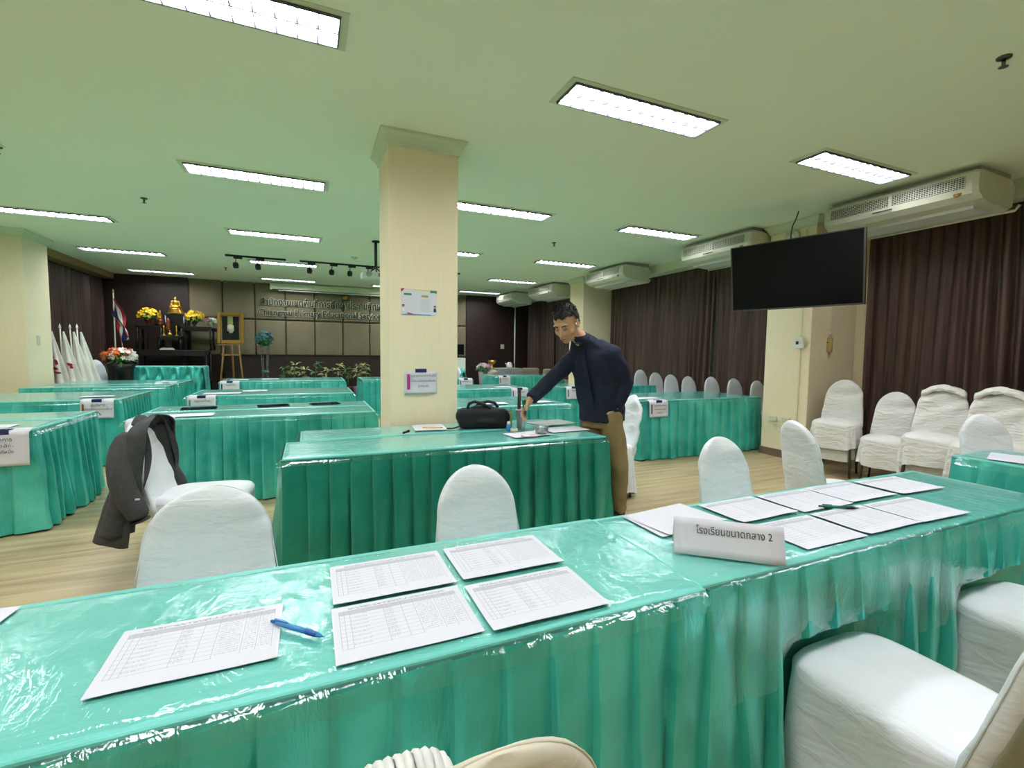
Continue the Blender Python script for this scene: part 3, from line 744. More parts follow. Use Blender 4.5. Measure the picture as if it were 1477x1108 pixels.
# folded name sign
ns = thing('name_sign', 'folded white card name sign with one line of Thai print', 'sign', (1.105, .962, .7545), math.atan2(.875-1.066, 1.22-.99))
mb = MB(); mb.grid(8, 6, lambda u, v: ((u-.5)*.30, -.0+.045*v, .002+.096*v)); obj('front_face', mb, 'paper', ns, solid=.0006)
mb = MB(); mb.grid(8, 6, lambda u, v: ((u-.5)*.30, .090-.045*v, .002+.096*v)); obj('back_face', mb, 'paper', ns, solid=.0006)
lettering('print', 'โรงเรียนขนาดกลาง 2', .030, 'ink', ns, (.016, .0250, .060), (pi/2-.438, 0, 0), width=.205, extrude=.0003)

# ------------------------------------------------------------ paper signs taped to the table fronts
def table_sign(x, y, lines, label, stripe='ink', w_=.297, h_=.21, z=.758, sz=.022, tape=True, skew=0):
    t_ = thing('paper_sign', label, 'sign', (x, y, z), skew, 'paper signs taped to the table fronts')
    prof = [(-.0, .05, 0.001), (1, .0, .001)]
    def fn(u, v):
        s = v*(h_+.05)
        if s < .05: return ((u-.5)*w_, .05-s, .001)
        d = s-.05; return ((u-.5)*w_, -.052-.002*sin(u*5)-.05*d+.006*sin(u*pi)*d*5*.3 if d > .02 else -.052*min(1, d/.02+.2), -d)
    obj('sheet', MB().grid(8, 14, fn), 'paper', t_, solid=.0008)
    if tape: obj('tape', MB().box(-.045, .045, -.02, .012, .002, .0032), 'tape', t_); obj('tape', MB().box(-.045, .045, -.0575, -.0555, -.03, .002), 'tape', t_)
    obj('print_stripe', MB().box(-w_/2+.02, -w_/2+.038, -.0625, -.0615, -.17, -.05, Matrix.Rotation(-.05, 4, 'X')), stripe, t_)
    for i, ln in enumerate(lines):
        lettering('print', ln, sz if i == 0 else sz*.8, 'ink', t_, (.012, -.066-.002*i, -.075-.042*i), extrude=.0003)
    return t_
table_sign(-1.97, 4.40, ['วิชาการ', 'ขนาดเล็ก -', 'กลุ่มที่หนึ่ง'], 'paper sign cut off by the left picture edge', sz=.036, h_=.25)
table_sign(-2.17, 6.62, ['ผู้บริหาร', '(โรงเรียนขนาดเล็ก)'], 'paper sign with a yellow stripe on the second left table', 'gold_frame', sz=.04)
table_sign(-2.19, 9.42, ['ผู้บริหาร', '(โรงเรียนขนาดกลาง)'], 'paper sign on the farthest left table, right above the yellow-striped one', sz=.04)
table_sign(-1.20, 4.68, ['ครู', 'ขนาดเล็ก -'], 'paper sign half hidden by the charcoal jacket', sz=.03, w_=.32)
table_sign(-1.22, 6.80, ['ครูภาษาไทย'], 'paper sign on the second-row table, behind the jacket chair', 'green_print', sz=.036)
table_sign(-1.30, 9.62, ['ครูปฐมวัย'], 'paper sign on the third-row table left of the pillar', sz=.036)
table_sign(3.12, 6.95, ['ครูแนะแนว'], 'paper sign right behind the pen cup', 'tape', sz=.034)
table_sign(3.06, 9.62, ['ครูสังคมศึกษา'], 'small paper sign just right of the pillar, in front of the teal heap', sz=.034)
table_sign(4.13, 6.95, ['ครูศิลปะ'], 'paper sign at the man\'s right elbow, left of his shirt', sz=.034)
table_sign(4.28, 10.4, ['ครูพลศึกษา', 'ทุกขนาด'], 'white sheet curling over the farthest right table', sz=.03, h_=.3)
table_sign(4.02, 4.70, ['ครูการงานอาชีพ', '(โรงเรียนขนาดใหญ่)', '(ทุกขนาด)'], 'paper sign on the bright table right of the man', 'ink', sz=.028)
# sheets and booklets on the other tables
def sh(x, y, rz, lb, n_='paper_sheet', m_='paper', w_=.297, h_=.21, g='loose papers on the tables', c='paper'):
    o = sheet(x, y, rz, lb, g, m_ if m_ != 'paper' else None, w_, h_, seed=int(x*10+y), name=n_, cat=c); return o
sh(-2.15, 4.58, 0, 'white sheet on the nearest left table above its sign'); sh(-2.35, 4.62, .15, 'dark ringed sheet at the left edge on the nearest left table', m_='booklet', h_=.15)
sh(-2.3, 7.0, .1, 'white sheet on the second left table'); sh(-2.25, 9.7, 0, 'white sheet on the third left table')
sh(-1.0, 4.86, .05, 'white sheets beside the jacket, on the bright pleated table', w_=.42, h_=.24)
sh(-1.0, 5.42, .1, 'black booklet left on the bright pleated table', 'booklet', 'booklet', g='black booklets', c='booklet')
sh(-.35, 5.45, .15, 'black booklet in the middle of the bright pleated table', 'booklet', 'booklet', g='black booklets', c='booklet')
sh(.15, 5.48, .2, 'black booklet nearest the pillar on the bright pleated table', 'booklet', 'booklet', g='black booklets', c='booklet')
sh(-1.05, 7.1, 0, 'pair of white sheets on the second-row table', w_=.42); sh(-.7, 7.4, .1, 'pale leaflet on the second-row table')
sh(-1.2, 10.0, 0, 'white sheet on the third-row table'); sh(-.7, 10.2, .1, 'far white sheet on the third-row table')
sh(.84, 3.54, -.1, 'white sheet with a pencil on the middle table, in front of the pillar', w_=.24, h_=.30)
sh(1.43, 3.02, .12, 'white sheet under the glass bowl'); sh(1.80, 3.13, .05, 'white sheet at the right end of the middle table', w_=.33)
sh(1.86, 3.45, .2, 'grey folder on the middle table next to the man', 'folder', 'clothgrey', .36, .26, c='folder')
sh(2.45, 4.95, .1, 'printed sheet behind the man\'s hand', w_=.4); sh(1.9, 4.95, 0, 'pink and white leaflet right of the pillar', w_=.35); sh(2.95, 7.2, 0, 'white sheet on the far table behind the hand')
sh(4.05, 4.95, .05, 'white sheet on the bright right table', w_=.4)
t_ = thing('pencil', 'yellow pencil on the white sheet before the pillar', 'pencil', (.86, 3.50, ZT+.006), radians(-22))
obj('shaft', MB().tube([(-.08, 0, 0), (.06, 0, 0)], .0035, 6), 'yellow', t_); obj('point', MB().tube([(.06, 0, 0), (.075, 0, 0)], [.0035, .0005], 6), 'ink', t_)
# ------------------------------------------------------------ things on the middle table
bg = thing('bag', 'black soft pouch bag with two handles on the middle table', 'bag', (1.235, 3.42, .7545), radians(-16))
src = MB(); src.box(-.19, .19, -.07, .07, .0, .15, b=.03); src.ball((-.14, 0, .09), .075, 14, 8, (1, .95, .9)); src.ball((.14, 0, .08), .075, 14, 8, (1, .95, .9)); src.ball((0, 0, .11), .09, 16, 8, (1.7, .8, .75))
src.ball((.02, -.01, .05), .08, 16, 8, (2, .95, .6))
obj('body', remesh('bag_body', src, .008, 6), 'blackcloth', bg)
for y in (-.035, .035):
    obj('handle', MB().tube([(-.12, y, .155), (-.11, y, .19), (-.07, y, .205), (-.02, y*1.3, .195), (.03, y, .17), (.05, y, .15)] if y < 0 else
                           [(-.06, y, .155), (-.02, y, .185), (.04, y, .20), (.09, y, .19), (.12, y, .155)], .012, 8, sx=1.6), 'blackcloth', bg)
obj('zip', MB().box(-.05, .1, -.004, .004, .172, .176), 'blue_dark', bg)
obj('strap', MB().tube([(-.18, -.06, .02), (-.23, -.07, .006), (-.28, -.075, .005)], .006, 6), 'blackcloth', bg)
cp = thing('pen_cup', 'tall clear plastic cup holding scissors, pens and a tape roll', 'cup', (1.47, 3.22, .7545))
obj('cup_wall', MB().lathe([(.030, .0), (.034, .06), (.042, .155), (.040, .155), (.032, .06), (.028, .004)], n=24), 'glass', cp)
obj('rim', MB().lathe([(.040, .150), (.044, .150), (.044, .157), (.040, .157)], n=24), 'pinkpetal', cp)
def inner(name, parts, label, loc, cat):
    t_ = thing(name, label, cat, loc)
    for nm, mb, mt in parts: obj(nm, mb, mt, t_)
inner('ruler', [('blade', MB().box(-.014, .014, -.001, .001, .0, .30, b=.0005), 'metal'), ('hole', MB().lathe([(.004, 0), (.004, .003)], (0, 0, 0), 10, Matrix.Translation((0, -.0015, .288)) @ Matrix.Rotation(pi/2, 4, 'X')), 'matteblack')],
      'steel ruler standing upright in the pen cup', (1.455, 3.225, .762), 'ruler')
for i, (dx, dy, mt) in enumerate([(.015, .008, 'red'), (-.012, -.01, 'blue_pen'), (.0, .015, 'green_pen')]):
    inner('pen', [('barrel', MB().tube([(0, 0, 0), (dx*.9, dy, .15)], .004, 8), mt), ('cap', MB().tube([(dx*.75, dy*.85, .12), (dx*.95, dy, .16)], .005, 8), mt)],
          ['red', 'blue', 'green'][i]+' pen standing in the clear cup', (1.47, 3.22, .762), 'pen')
bw = thing('glass_bowl', 'small round clear bowl of clips on the white sheet', 'bowl', (1.535, 3.0, .7585))
obj('bowl_wall', MB().lathe([(.035, 0), (.046, .006), (.048, .05), (.046, .05), (.043, .008), (.03, .004)], n=28), 'glass', bw)
cb = MB(); rnd = random.Random(4)
for k in range(26):
    a, r_ = rnd.uniform(0, 6.28), rnd.uniform(0, .034); z = rnd.uniform(.008, .03); b_ = rnd.uniform(0, 3)
    cb.box(-.010, .010, -.002, .002, -.001, .001, Matrix.Translation((r_*cos(a), r_*sin(a), z)) @ Matrix.Rotation(b_, 4, 'Z') @ Matrix.Rotation(.4, 4, 'X'))
o = obj('clips', cb, 'green_print', bw); o['kind'] = 'stuff'
inner('tape_roll', [('roll', MB().lathe([(.016, 0), (.027, 0), (.027, .022), (.016, .022), (.016, 0)], n=24), 'offwhite'), ('core', MB().lathe([(.014, .0), (.016, .0), (.016, .022), (.014, .022)], n=24), 'pine')],
      'cream roll of tape beside the black bag', (1.385, 3.155, .7545), 'tape')
inner('marker', [('barrel', MB().lathe([(.018, 0), (.018, .045), (.010, .05)], n=16), 'blue_pen'), ('cap', MB().lathe([(.012, .05), (.012, .07), (.004, .072)], n=16), 'white')],
      'short blue and white glue pot beside the black bag', (1.36, 3.20, .7545), 'glue')
inner('phone_card', [('card', MB().box(-.05, .05, -.03, .03, 0, .006, b=.002), 'pinkpetal'), ('fold', MB().box(-.048, .0, -.028, .028, .006, .008), 'white')], 'small lilac notepad on the sheet before the glass bowl', (1.40, 2.93, .7585), 'notepad')
inner('marker', [('barrel', MB().tube([(0, 0, .009), (.03, .014, .014)], .008, 10), 'black'), ('cap', MB().tube([(.03, .014, .014), (.048, .022, .018)], .0095, 10), 'black')], 'black marker cap lying on the middle table before the pillar', (.60, 3.32, .7545), 'marker')
inner('box_file', [('body', MB().box(-.03, .03, -.04, .04, 0, .12, b=.004), 'leaf_pale'), ('slot', MB().box(-.02, .02, -.03, .03, .1205, .1215), 'blackcloth')], 'small khaki tissue box behind the pen cup', (1.43, 3.40, .7545), 'box')

# papers on the pillar
ps = thing('poster', 'small printed poster with coloured corners taped high on the pillar', 'poster', (.822, 3.8135, 1.735))
obj('sheet', MB().box(-.145, .145, -.002, 0, -.103, .103), 'paper', ps)
def flat(nm, pts, mt, d=.0024, lab=None, par=None):
    mb = MB(); n = len(pts); mb.add([(x, -d, z) for x, z in pts]+[(x, -d+.0006, z) for x, z in pts], [tuple(range(n)), tuple(range(n, 2*n))[::-1]]+[(k, n+k, n+(k+1) % n, (k+1) % n) for k in range(n)])
    o = obj(nm, mb, mt, par or ps); return o
flat('corner_band', [(-.145, .103), (-.145, .075), (-.115, .103)], 'red'); flat('yellow_band', [(-.12, .103), (.10, .085), (.145, .07), (.145, .082), (.10, .096), (-.09, .103)], 'yellow')
flat('green_band', [(.09, .098), (.145, .098), (.145, .078), (.09, .078)], 'green_print', .0027); flat('heading_pill', [(-.12, .068), (-.065, .068), (-.06, .06), (-.065, .052), (-.12, .052), (-.125, .06)], 'green_print')
flat('heading_pill', [(.02, .058), (.07, .058), (.075, .049), (.07, .040), (.02, .040), (.015, .049)], 'leaf_pale')
flat('blue_band', [(-.10, -.095), (.10, -.098), (.10, -.103), (-.145, -.103)], 'blue_pen'); flat('red_band', [(-.10, -.082), (-.04, -.096), (-.09, -.096)], 'red', .0026)
for i in range(9): flat('text_line', [(.012, .02-i*.011), (.012+.09*random.uniform(.6, 1), .02-i*.011), (.10, .0225-i*.011-.0045), (.012, .0225-i*.011-.0045)], 'clothgrey')
for sx, mt in ((-1, 'white'), (1, 'flagblue')):
    x = sx*.128
    flat('figure_body', [(x-.012, -.075), (x+.012, -.075), (x+.009, -.045), (x-.009, -.045)], mt, .0027)
    flat('figure_head', [(x+.010*cos(a/8*2*pi), -.036+.010*sin(a/8*2*pi)) for a in range(8)], 'skin', .0028)
    flat('figure_hair', [(x+.011*cos(a/8*pi), -.032+.010*sin(a/8*pi)) for a in range(9)], 'hair', .003)
pp = thing('paper_sign', 'white paper with a magenta stripe and navy tape, low on the pillar', 'sign', (.835, 3.8135, 1.085))
def fn(u, v): return ((u-.5)*.268, -.002-.012*(1-v)**2*sin(u*3+.3), (v-.5)*.185)
obj('sheet', MB().grid(10, 10, fn), 'paper', pp, solid=.0006)
obj('tape', MB().box(-.046, .046, -.0045, -.003, .082, .112), 'tape', pp)
flat('print_stripe', [(-.115, -.055), (-.09, -.055), (-.09, .07), (-.115, .07)], 'pink', .0145, par=pp)
for i, ln in enumerate(['ครูการศึกษาสำหรับเด็ก', 'ที่มีความต้องการพิเศษ', '(ทุกขนาด)']): lettering('print', ln, .026, 'ink', pp, (.018, -.0155, .048-.042*i), width=[.205, .20, .085][i], extrude=.0002)

# ------------------------------------------------------------ television, speaker, cable, wall fittings
tvn = (Vector((5.0, 2.92))-Vector((4.65, 4.17)))
ang = math.atan2(tvn.y, tvn.x)
tv = thing('television', 'large black flat television hung from the ceiling beside the pillar', 'television', (4.825, 3.545, 2.225), ang, rot=None)
tv.rotation_euler = (radians(8), 0, ang)
obj('screen', MB().box(-.645, .645, -.006, 0, -.355, .365), 'screen', tv)
bz = MB(); bz.box(-.66, .66, -.009, .03, .365, .375); bz.box(-.66, .66, -.009, .03, -.372, -.355); bz.box(-.66, -.645, -.009, .03, -.355, .365); bz.box(.645, .66, -.009, .03, -.355, .365)
o = obj('bezel', bz, 'metal', tv); o['label'] = 'thin grey bezel'
obj('rear_housing', MB().box(-.65, .65, .0, .045, -.36, .37, b=.01), 'matteblack', tv)
bpy.context.view_layer.update(); _w = tv.matrix_world.inverted() @ Vector((5.68, 4.08, 2.35)); obj('wall_arm', MB().tube([(0, .05, .05), tuple(_w)], .03, 8), 'matteblack', tv); obj('mounting_plate', MB().box(-.2, .2, .045, .06, -.2, .2), 'matteblack', tv)
sp = thing('wall_speaker', 'round white wall speaker above the television', 'speaker', (5.678, 4.18, 2.83), 0)
R = Matrix.Rotation(-pi/2, 4, 'Y')
obj('case', MB().lathe([(.10, 0), (.10, .03), (.085, .045), (.05, .045)], (0, 0, 0), 28, R), 'offwhite', sp); obj('cone', MB().lathe([(.05, .0455), (.035, .05), (.01, .052)], (0, 0, 0), 20, R), 'white', sp)
o = obj('cable', MB().tube([(5.3, 3.85, ZC-.005), (5.28, 3.86, 2.95), (5.22, 3.86, 2.85), (5.12, 3.8, 2.72), (5.02, 3.72, 2.6)], .007, 6), 'black'); tag(o, 'black cable running from the ceiling down behind the television', 'cable')
o = obj('cable_conduit', MB().box(5.664, 5.68, 3.995, 4.02, .47, 2.9, b=.003), 'wall_paint'); tag(o, 'cream plastic conduit running down the face of the wall pillar', 'conduit')
th = thing('thermostat', 'white wall control box with a dark window on the pillar', 'controller', (5.663, 4.0, 1.50))
obj('case', MB().box(-.03, 0, -.055, .055, -.07, .07, b=.006), 'white', th); obj('display', MB().box(-.032, -.029, .0, .035, -.02, .02), 'matteblack', th); obj('button', MB().box(-.033, -.029, -.035, -.015, -.01, .01), 'offwhite', th)
for i, (y, lb) in enumerate([(4.32, 'left cream socket box low on the pillar, next to the teal table'), (4.13, 'right cream socket box low on the pillar, by the conduit')]):
    t_ = thing('socket_box', lb, 'socket', (5.678, y, .50), 0, 'socket boxes on the pillar'); obj('case', MB().box(-.03, 0, -.055, .055, -.035, .035, b=.005), 'leaf_pale' if 0 else 'offwhite', t_)
    for dy in (-.025, .02): obj('outlet', MB().box(-.032, -.029, dy-.012, dy+.012, -.012, .012), 'cover_cream', t_)
o = obj('wire', MB().tube([(5.655, 4.13, .47), (5.64, 4.2, .44), (5.65, 4.26, .45), (5.645, 4.3, .42), (5.66, 4.22, .36), (5.66, 4.2, .33)], .006, 6), 'white'); tag(o, 'white wire dangling below the socket boxes', 'wire')
hg = thing('wall_bottle', 'hanging clear hand-gel bottle on the side of the wall pillar', 'bottle', (6.02, 3.865, 1.52))
obj('bottle', MB().lathe([(.03, -.13), (.035, -.12), (.035, .04), (.015, .06), (.015, .08)], n=16), 'amber', hg); obj('pump', MB().lathe([(.012, .08), (.018, .09), (.018, .10), (.006, .13)], n=12), 'white', hg)
obj('string', MB().tube([(0, 0, .13), (.005, .004, .30), (0, .004, .5)], .002, 5), 'white', hg); obj('strap', MB().box(-.037, .037, -.01, .012, -.02, -.005), 'metal', hg)
for (x, y, z, nx, lb) in [(-3.748, 9.35, 1.42, 1, 'double switch plate on the left wall pillar')]:
    t_ = thing('light_switch', lb, 'switch', (x, y, z)); obj('plate', MB().box(0, .012, -.045, .045, -.075, .075, b=.003), 'cover_cream', t_)
    for dz in (-.035, .0, .035): obj('rocker', MB().box(.012, .017, -.02, .02, dz-.013, dz+.013), 'offwhite', t_)
t_ = thing('light_switch', 'small cream switch plate on the dark back wall at the right', 'switch', (5.6, YB-.026, 1.49)); obj('plate', MB().box(-.06, .06, -.012, 0, -.07, .07, b=.003), 'cover_cream', t_)
for dx in (-.025, .025): obj('rocker', MB().box(dx-.015, dx+.015, -.017, -.012, -.03, .03), 'offwhite', t_)
# sprinklers
for i, (x, y, lb) in enumerate([(-1.7, 6.7, 'ceiling sprinkler between the two left lights'), (3.51, 6.55, 'ceiling sprinkler near the far air conditioners'), (3.62, 1.45, 'ceiling sprinkler in the top right corner'), (-1.59, 11.64, 'small ceiling sprinkler beyond the track spotlights'), (-2.42, 5.55, 'ceiling sprinkler at the left picture edge')]):
    t_ = thing('sprinkler', lb, 'sprinkler', (x, y, ZC), 0, 'ceiling sprinklers')
    obj('escutcheon', MB().lathe([(.035, 0), (.033, -.008), (.012, -.012)], n=18), 'metal', t_); obj('nozzle', MB().lathe([(.010, -.012), (.009, -.04), (.004, -.05)], n=12), 'metal', t_)
    obj('deflector', MB().lathe([(.022, -.052), (.022, -.055), (.004, -.056)], n=12), 'metal', t_)
t_ = thing('smoke_detector', 'small round ceiling detector left of the projector pole', 'detector', (.79, 9.2, ZC)); obj('base', MB().lathe([(.06, 0), (.055, -.02), (.03, -.03)], n=20), 'white', t_); obj('vent', MB().lathe([(.04, -.0285), (.02, -.036)], n=20), 'offwhite', t_)
# track spotlights
def track(x0, x1, y, spots, label):
    t_ = thing('track_light', label, 'track light', ((x0+x1)/2, y, ZC), 0, 'track lights'); obj('rail', MB().box(x0-(x0+x1)/2, x1-(x0+x1)/2, -.018, .018, -.03, 0), 'matteblack', t_)
    for s in spots:
        s -= (x0+x1)/2; 
        h = obj('spot_head', MB().lathe([(.02, -.13), (.045, -.12), (.05, -.05), (.04, .0), (.01, .01)], (0, 0, 0), 16, Matrix.Translation((s-.03, 0, -.14)) @ Matrix.Rotation(.5, 4, 'X') @ Matrix.Diagonal((1, 1, .75, 1))), 'matteblack', t_)
        obj('adapter', MB().box(s-.06, s+.08, -.02, .02, -.065, -.03), 'matteblack', t_); obj('bracket', MB().tube([(s-.02, 0, -.06), (s-.03, 0, -.14)], .008, 6), 'matteblack', t_)
track(-1.37, -.38, 10.0, [-1.18, -.82], 'black ceiling track with two spotlights, left one')
track(-.14, 1.85, 10.0, [.06, .46, .80, 1.14, 1.5], 'black ceiling track behind the projector pole')
track(2.2, 3.05, 10.0, [2.5, 2.92], 'short end of black ceiling track right of the pillar')
# projector
pj = thing('projector', 'white projector hanging from a black ceiling pole', 'projector', (.98, 7.7, 2.50))
obj('body', MB().box(-.22, .19, -.14, .14, -.055, .045, b=.02), 'white', pj); obj('pole', MB().lathe([(.022, .12), (.022, ZC-2.5-.01)], n=14), 'matteblack', pj)
obj('ceiling_plate', MB().lathe([(.06, ZC-2.5-.02), (.06, ZC-2.5-.001)], n=18), 'matteblack', pj)
obj('lens', MB().lathe([(.04, 0), (.045, .02), (.03, .025)], (0, 0, 0), 18, Matrix.Translation((-.12, -.138, 0)) @ Matrix.Rotation(pi/2, 4, 'X')), 'clothgrey', pj)
for a in (-.1, 0, .1): obj('mount_arm', MB().tube([(0, 0, .13), (a, .05*(1 if a else -1), .05)], .010, 6), 'matteblack', pj)
obj('grille', MB().box(.02, .17, -.143, -.139, -.03, .03), 'metal', pj)
sc = thing('projector_screen', 'long white roll-up screen housing below the ceiling at the back', 'screen', (1.35, 13.56, 2.94)); obj('housing', MB().box(-2.2, 2.2, -.06, .06, -.075, .075, b=.01), 'trim', sc)
obj('end_cap', MB().box(-2.24, -2.2, -.07, .07, -.09, .085), 'offwhite', sc); obj('end_cap', MB().box(2.2, 2.24, -.07, .07, -.09, .085), 'offwhite', sc); obj('bottom_bar', MB().box(-2.05, 2.05, -.015, .015, -.115, -.095), 'white', sc)

# ------------------------------------------------------------ ceiling air conditioners
def aircon(yc, L, label, x=5.35):
    # local: front grille faces -x, long side along y
    t_ = thing('air_conditioner', label, 'air conditioner', (x, yc, ZC), 0, 'ceiling air conditioners')
    prof = [(.05, -.04), (.0, -.07), (.0, -.20), (.02, -.25), (.09, -.295), (.26, -.325), (.58, -.34), (.64, -.31), (.67, -.12), (.60, -.06)]
    mb = MB(); n = len(prof); ys = [-L/2, -L/2+.04, L/2-.04, L/2]
    for j, y in enumerate(ys):
        k = .94 if j in (0, 3) else 1
        mb.v += [(.35+(px-.35)*k, y, -.2+(pz+.2)*k) for px, pz in prof]
    mb.f += [(j*n+i, j*n+(i+1) % n, (j+1)*n+(i+1) % n, (j+1)*n+i) for j in range(3) for i in range(n)]+[tuple(range(n)), tuple(range(3*n, 4*n))[::-1]]; mb.sm += [False]*(3*n+2)
    obj('casing', mb, 'offwhite', t_)
    obj('mounting_frame', MB().box(.10, .64, -L/2+.03, L/2-.03, -.065, -.002), 'clothgrey', t_)
    for s in (-1, 1):
        y0, y1 = (-L/2+.09, -.015) if s < 0 else (.015, L/2-.09)
        obj('grille_recess', MB().box(-.004, .02, y0, y1, -.195, -.095), 'grille_dark', t_)
        sl = MB()
        for z in [-.105-.0165*i for i in range(6)]: sl.box(-.010, .002, y0, y1, z-.0025, z+.0025)
        ny = int((y1-y0)/.02)
        for i in range(ny+1): yy = y0+(y1-y0)*i/ny; sl.box(-.008, .0, yy-.0015, yy+.0015, -.195, -.095)
        obj('grille', sl, 'offwhite', t_)
    obj('drain_lip', MB().tube([(.60, -L/2-.06, -.30), (.60, -L/2-.03, -.345), (.56, L/2-.05, -.352)], .013, 8), 'offwhite', t_)
    obj('intake', MB().box(.2, .48, -L/2+.1, L/2-.1, -.342, -.30), 'white', t_)
    o = obj('name_plate', MB().box(-.003, .0, -.02, .16, -.232, -.222, Matrix.Translation((.0, 0, 0))), 'ink', t_)
    obj('sticker', MB().lathe([(.03, 0), (.03, .002)], (0, 0, 0), 20, Matrix.Translation((.0105, -L/2+.14, -.235)) @ Matrix.Rotation(-pi/2+.3, 4, 'Y')), 'gold_frame', t_)
    return t_
aircon(2.92, 1.34, 'largest ceiling air conditioner, at the upper right over the curtains')
aircon(5.19, 1.28, 'second ceiling air conditioner, left of the television')
aircon(7.95, 1.3, 'third ceiling air conditioner, above the far wall pillar')
aircon(10.75, 1.3, 'fourth ceiling air conditioner, above the man\'s head')
aircon(12.75, 1.2, 'fifth and farthest ceiling air conditioner, near the back wall', 5.2)
# ------------------------------------------------------------ altar corner at the back left
def alt_table(x, y, w_, d_, z0, z1, label, apron=.06):
    t_ = thing('altar_table', label, 'altar table', (x, y, z0), 0, 'black altar tables'); h = z1-z0
    obj('tabletop', MB().box(-w_/2, w_/2, -d_/2, d_/2, h-.03, h, b=.006), 'black', t_)
    obj('apron', MB().box(-w_/2+.03, w_/2-.03, -d_/2+.02, -d_/2+.035, h-.03-apron, h-.03), 'black', t_)
    for sx in (-1, 1):
        for sy in (-1, 1): obj('leg', MB().tube([(sx*(w_/2-.03), sy*(d_/2-.03), h-.03), (sx*(w_/2-.03), sy*(d_/2-.03), h*.4), (sx*(w_/2-.015), sy*(d_/2-.02), .0)], [.026, .022, .03], 8), 'black', t_)
    for sx in (-1, 1): obj('side_rail', MB().box(sx*(w_/2-.03)-.012, sx*(w_/2-.03)+.012, -d_/2+.03, d_/2-.03, h*.35, h*.35+.03), 'black', t_)
    return t_
SZ = .16
alt_table(-2.85, 13.1, 1.35, .55, SZ, 1.28, 'widest and lowest black altar table, front', .1)
alt_table(-3.32, 13.25, .50, .45, 1.281, 1.83, 'left black altar stand under the first yellow bouquet')
alt_table(-2.42, 13.25, .62, .45, 1.281, 1.83, 'right black altar stand under the second yellow bouquet')
alt_table(-2.9, 12.98, .46, .28, 1.281, 1.60, 'small low black altar stand holding the two candlesticks')
alt_table(-2.87, 13.38, .42, .30, 1.281, 2.12, 'tall central black altar stand carrying the gold statue', .2)
alt_table(-2.35, 13.45, .85, .3, SZ, 1.82, 'tall black altar stand at the right end of the altar')
# seated statue: lotus base, crossed legs, torso, arms, head with flame
st = thing('buddha_statue', 'gold seated statue on a tiered base at the top of the altar', 'statue', (-2.87, 13.38, 2.121))
obj('lotus_base', MB().lathe([(.17, 0), (.18, .02), (.14, .045), (.155, .07), (.12, .10), (.13, .12), (.10, .14)], n=28), 'gold', st)
b_ = MB(); b_.ball((0, 0, .175), .10, 16, 8, (1.1, .8, .42)); b_.cap((-.09, -.03, .165), (.05, -.09, .165), .035, .022); b_.cap((.09, -.03, .165), (-.05, -.09, .17), .035, .022)
b_.cap((0, 0, .18), (0, .0, .27), .05, .062); b_.cap((-.07, 0, .285), (-.085, -.02, .21), .024, .018); b_.cap((.07, 0, .285), (.085, -.02, .21), .024, .018)
b_.cap((-.085, -.02, .21), (-.03, -.07, .185), .018, .014); b_.cap((.085, -.02, .21), (.075, -.07, .18), .018, .013); b_.cap((-.065, 0, .29), (.065, 0, .29), .026, .026)
b_.cap((0, 0, .29), (0, -.002, .325), .02, .02); b_.ball((0, -.004, .35), .036, 14, 10, (.9, 1, 1.15)); b_.ball((0, .0, .388), .018); b_.cap((0, 0, .395), (0, 0, .43), .008, .002)
obj('figure', remesh('statue_figure', b_, .005, 2), 'gold', st)
st2 = thing('small_statue', 'small bronze seated figure on a stepped base left of the gold statue', 'statue', (-3.19, 13.42, 1.832))
obj('stepped_base', MB().lathe([(.09, 0), (.10, .05), (.075, .08), (.08, .12), (.05, .17)], n=20), 'brass_dark', st2); obj('figure', MB().lathe([(.05, .17), (.045, .2), (.028, .23), (.035, .26), (.014, .29), (.022, .31), (.016, .34), (.003, .38)], n=16), 'gold', st2)
st3 = thing('bronze_figure', 'brown bronze figure in the middle of the altar', 'statue', (-2.97, 13.12, 1.281)); obj('plinth', MB().box(-.07, .07, -.05, .05, 0, .42, b=.01), 'black', st3)
obj('figure', MB().lathe([(.05, .42), (.06, .48), (.04, .52), (.055, .58), (.03, .63), (.04, .67), (.02, .70), (.01, .73)], n=16), 'brass_dark', st3)
st4 = thing('incense_urn', 'silver incense urn on the altar right of the bronze figure', 'urn', (-2.70, 13.12, 1.281)); obj('plinth', MB().box(-.07, .07, -.05, .05, 0, .38, b=.01), 'black', st4)
obj('bowl', MB().lathe([(.06, .38), (.07, .42), (.03, .46), (.05, .50), (.085, .56), (.08, .60), (.09, .61)], n=20), 'metal', st4)
for x, lb in ((-3.02, 'left brass candlestick on the altar'), (-2.78, 'right brass candlestick on the altar')):
    t_ = thing('candlestick', lb, 'candlestick', (x, 12.95, 1.601), 0, 'brass candlesticks'); obj('holder', MB().lathe([(.04, 0), (.04, .012), (.014, .03), (.010, .09), (.02, .11), (.022, .12)], n=16), 'gold', t_)
    obj('candle', MB().lathe([(.010, .12), (.010, .23), (.002, .235)], n=10), 'yellow', t_)
t_ = thing('incense_holder', 'small gold incense pot between the candlesticks', 'pot', (-2.9, 12.92, 1.601)); obj('pot', MB().lathe([(.03, 0), (.05, .02), (.04, .05), (.02, .07)], n=16), 'gold', t_); obj('lid', MB().lathe([(.02, .07), (.008, .09), (.002, .12)], n=12), 'gold', t_)
t_ = thing('offering_tray', 'folded white cloth on the low altar table', 'cloth', (-2.95, 12.88, 1.281)); obj('fold', MB().box(-.14, .14, -.04, .04, 0, .03, b=.01), 'flagwhite', t_); obj('fold', MB().box(-.11, .12, -.03, .03, .031, .05, b=.008), 'flagwhite', t_)

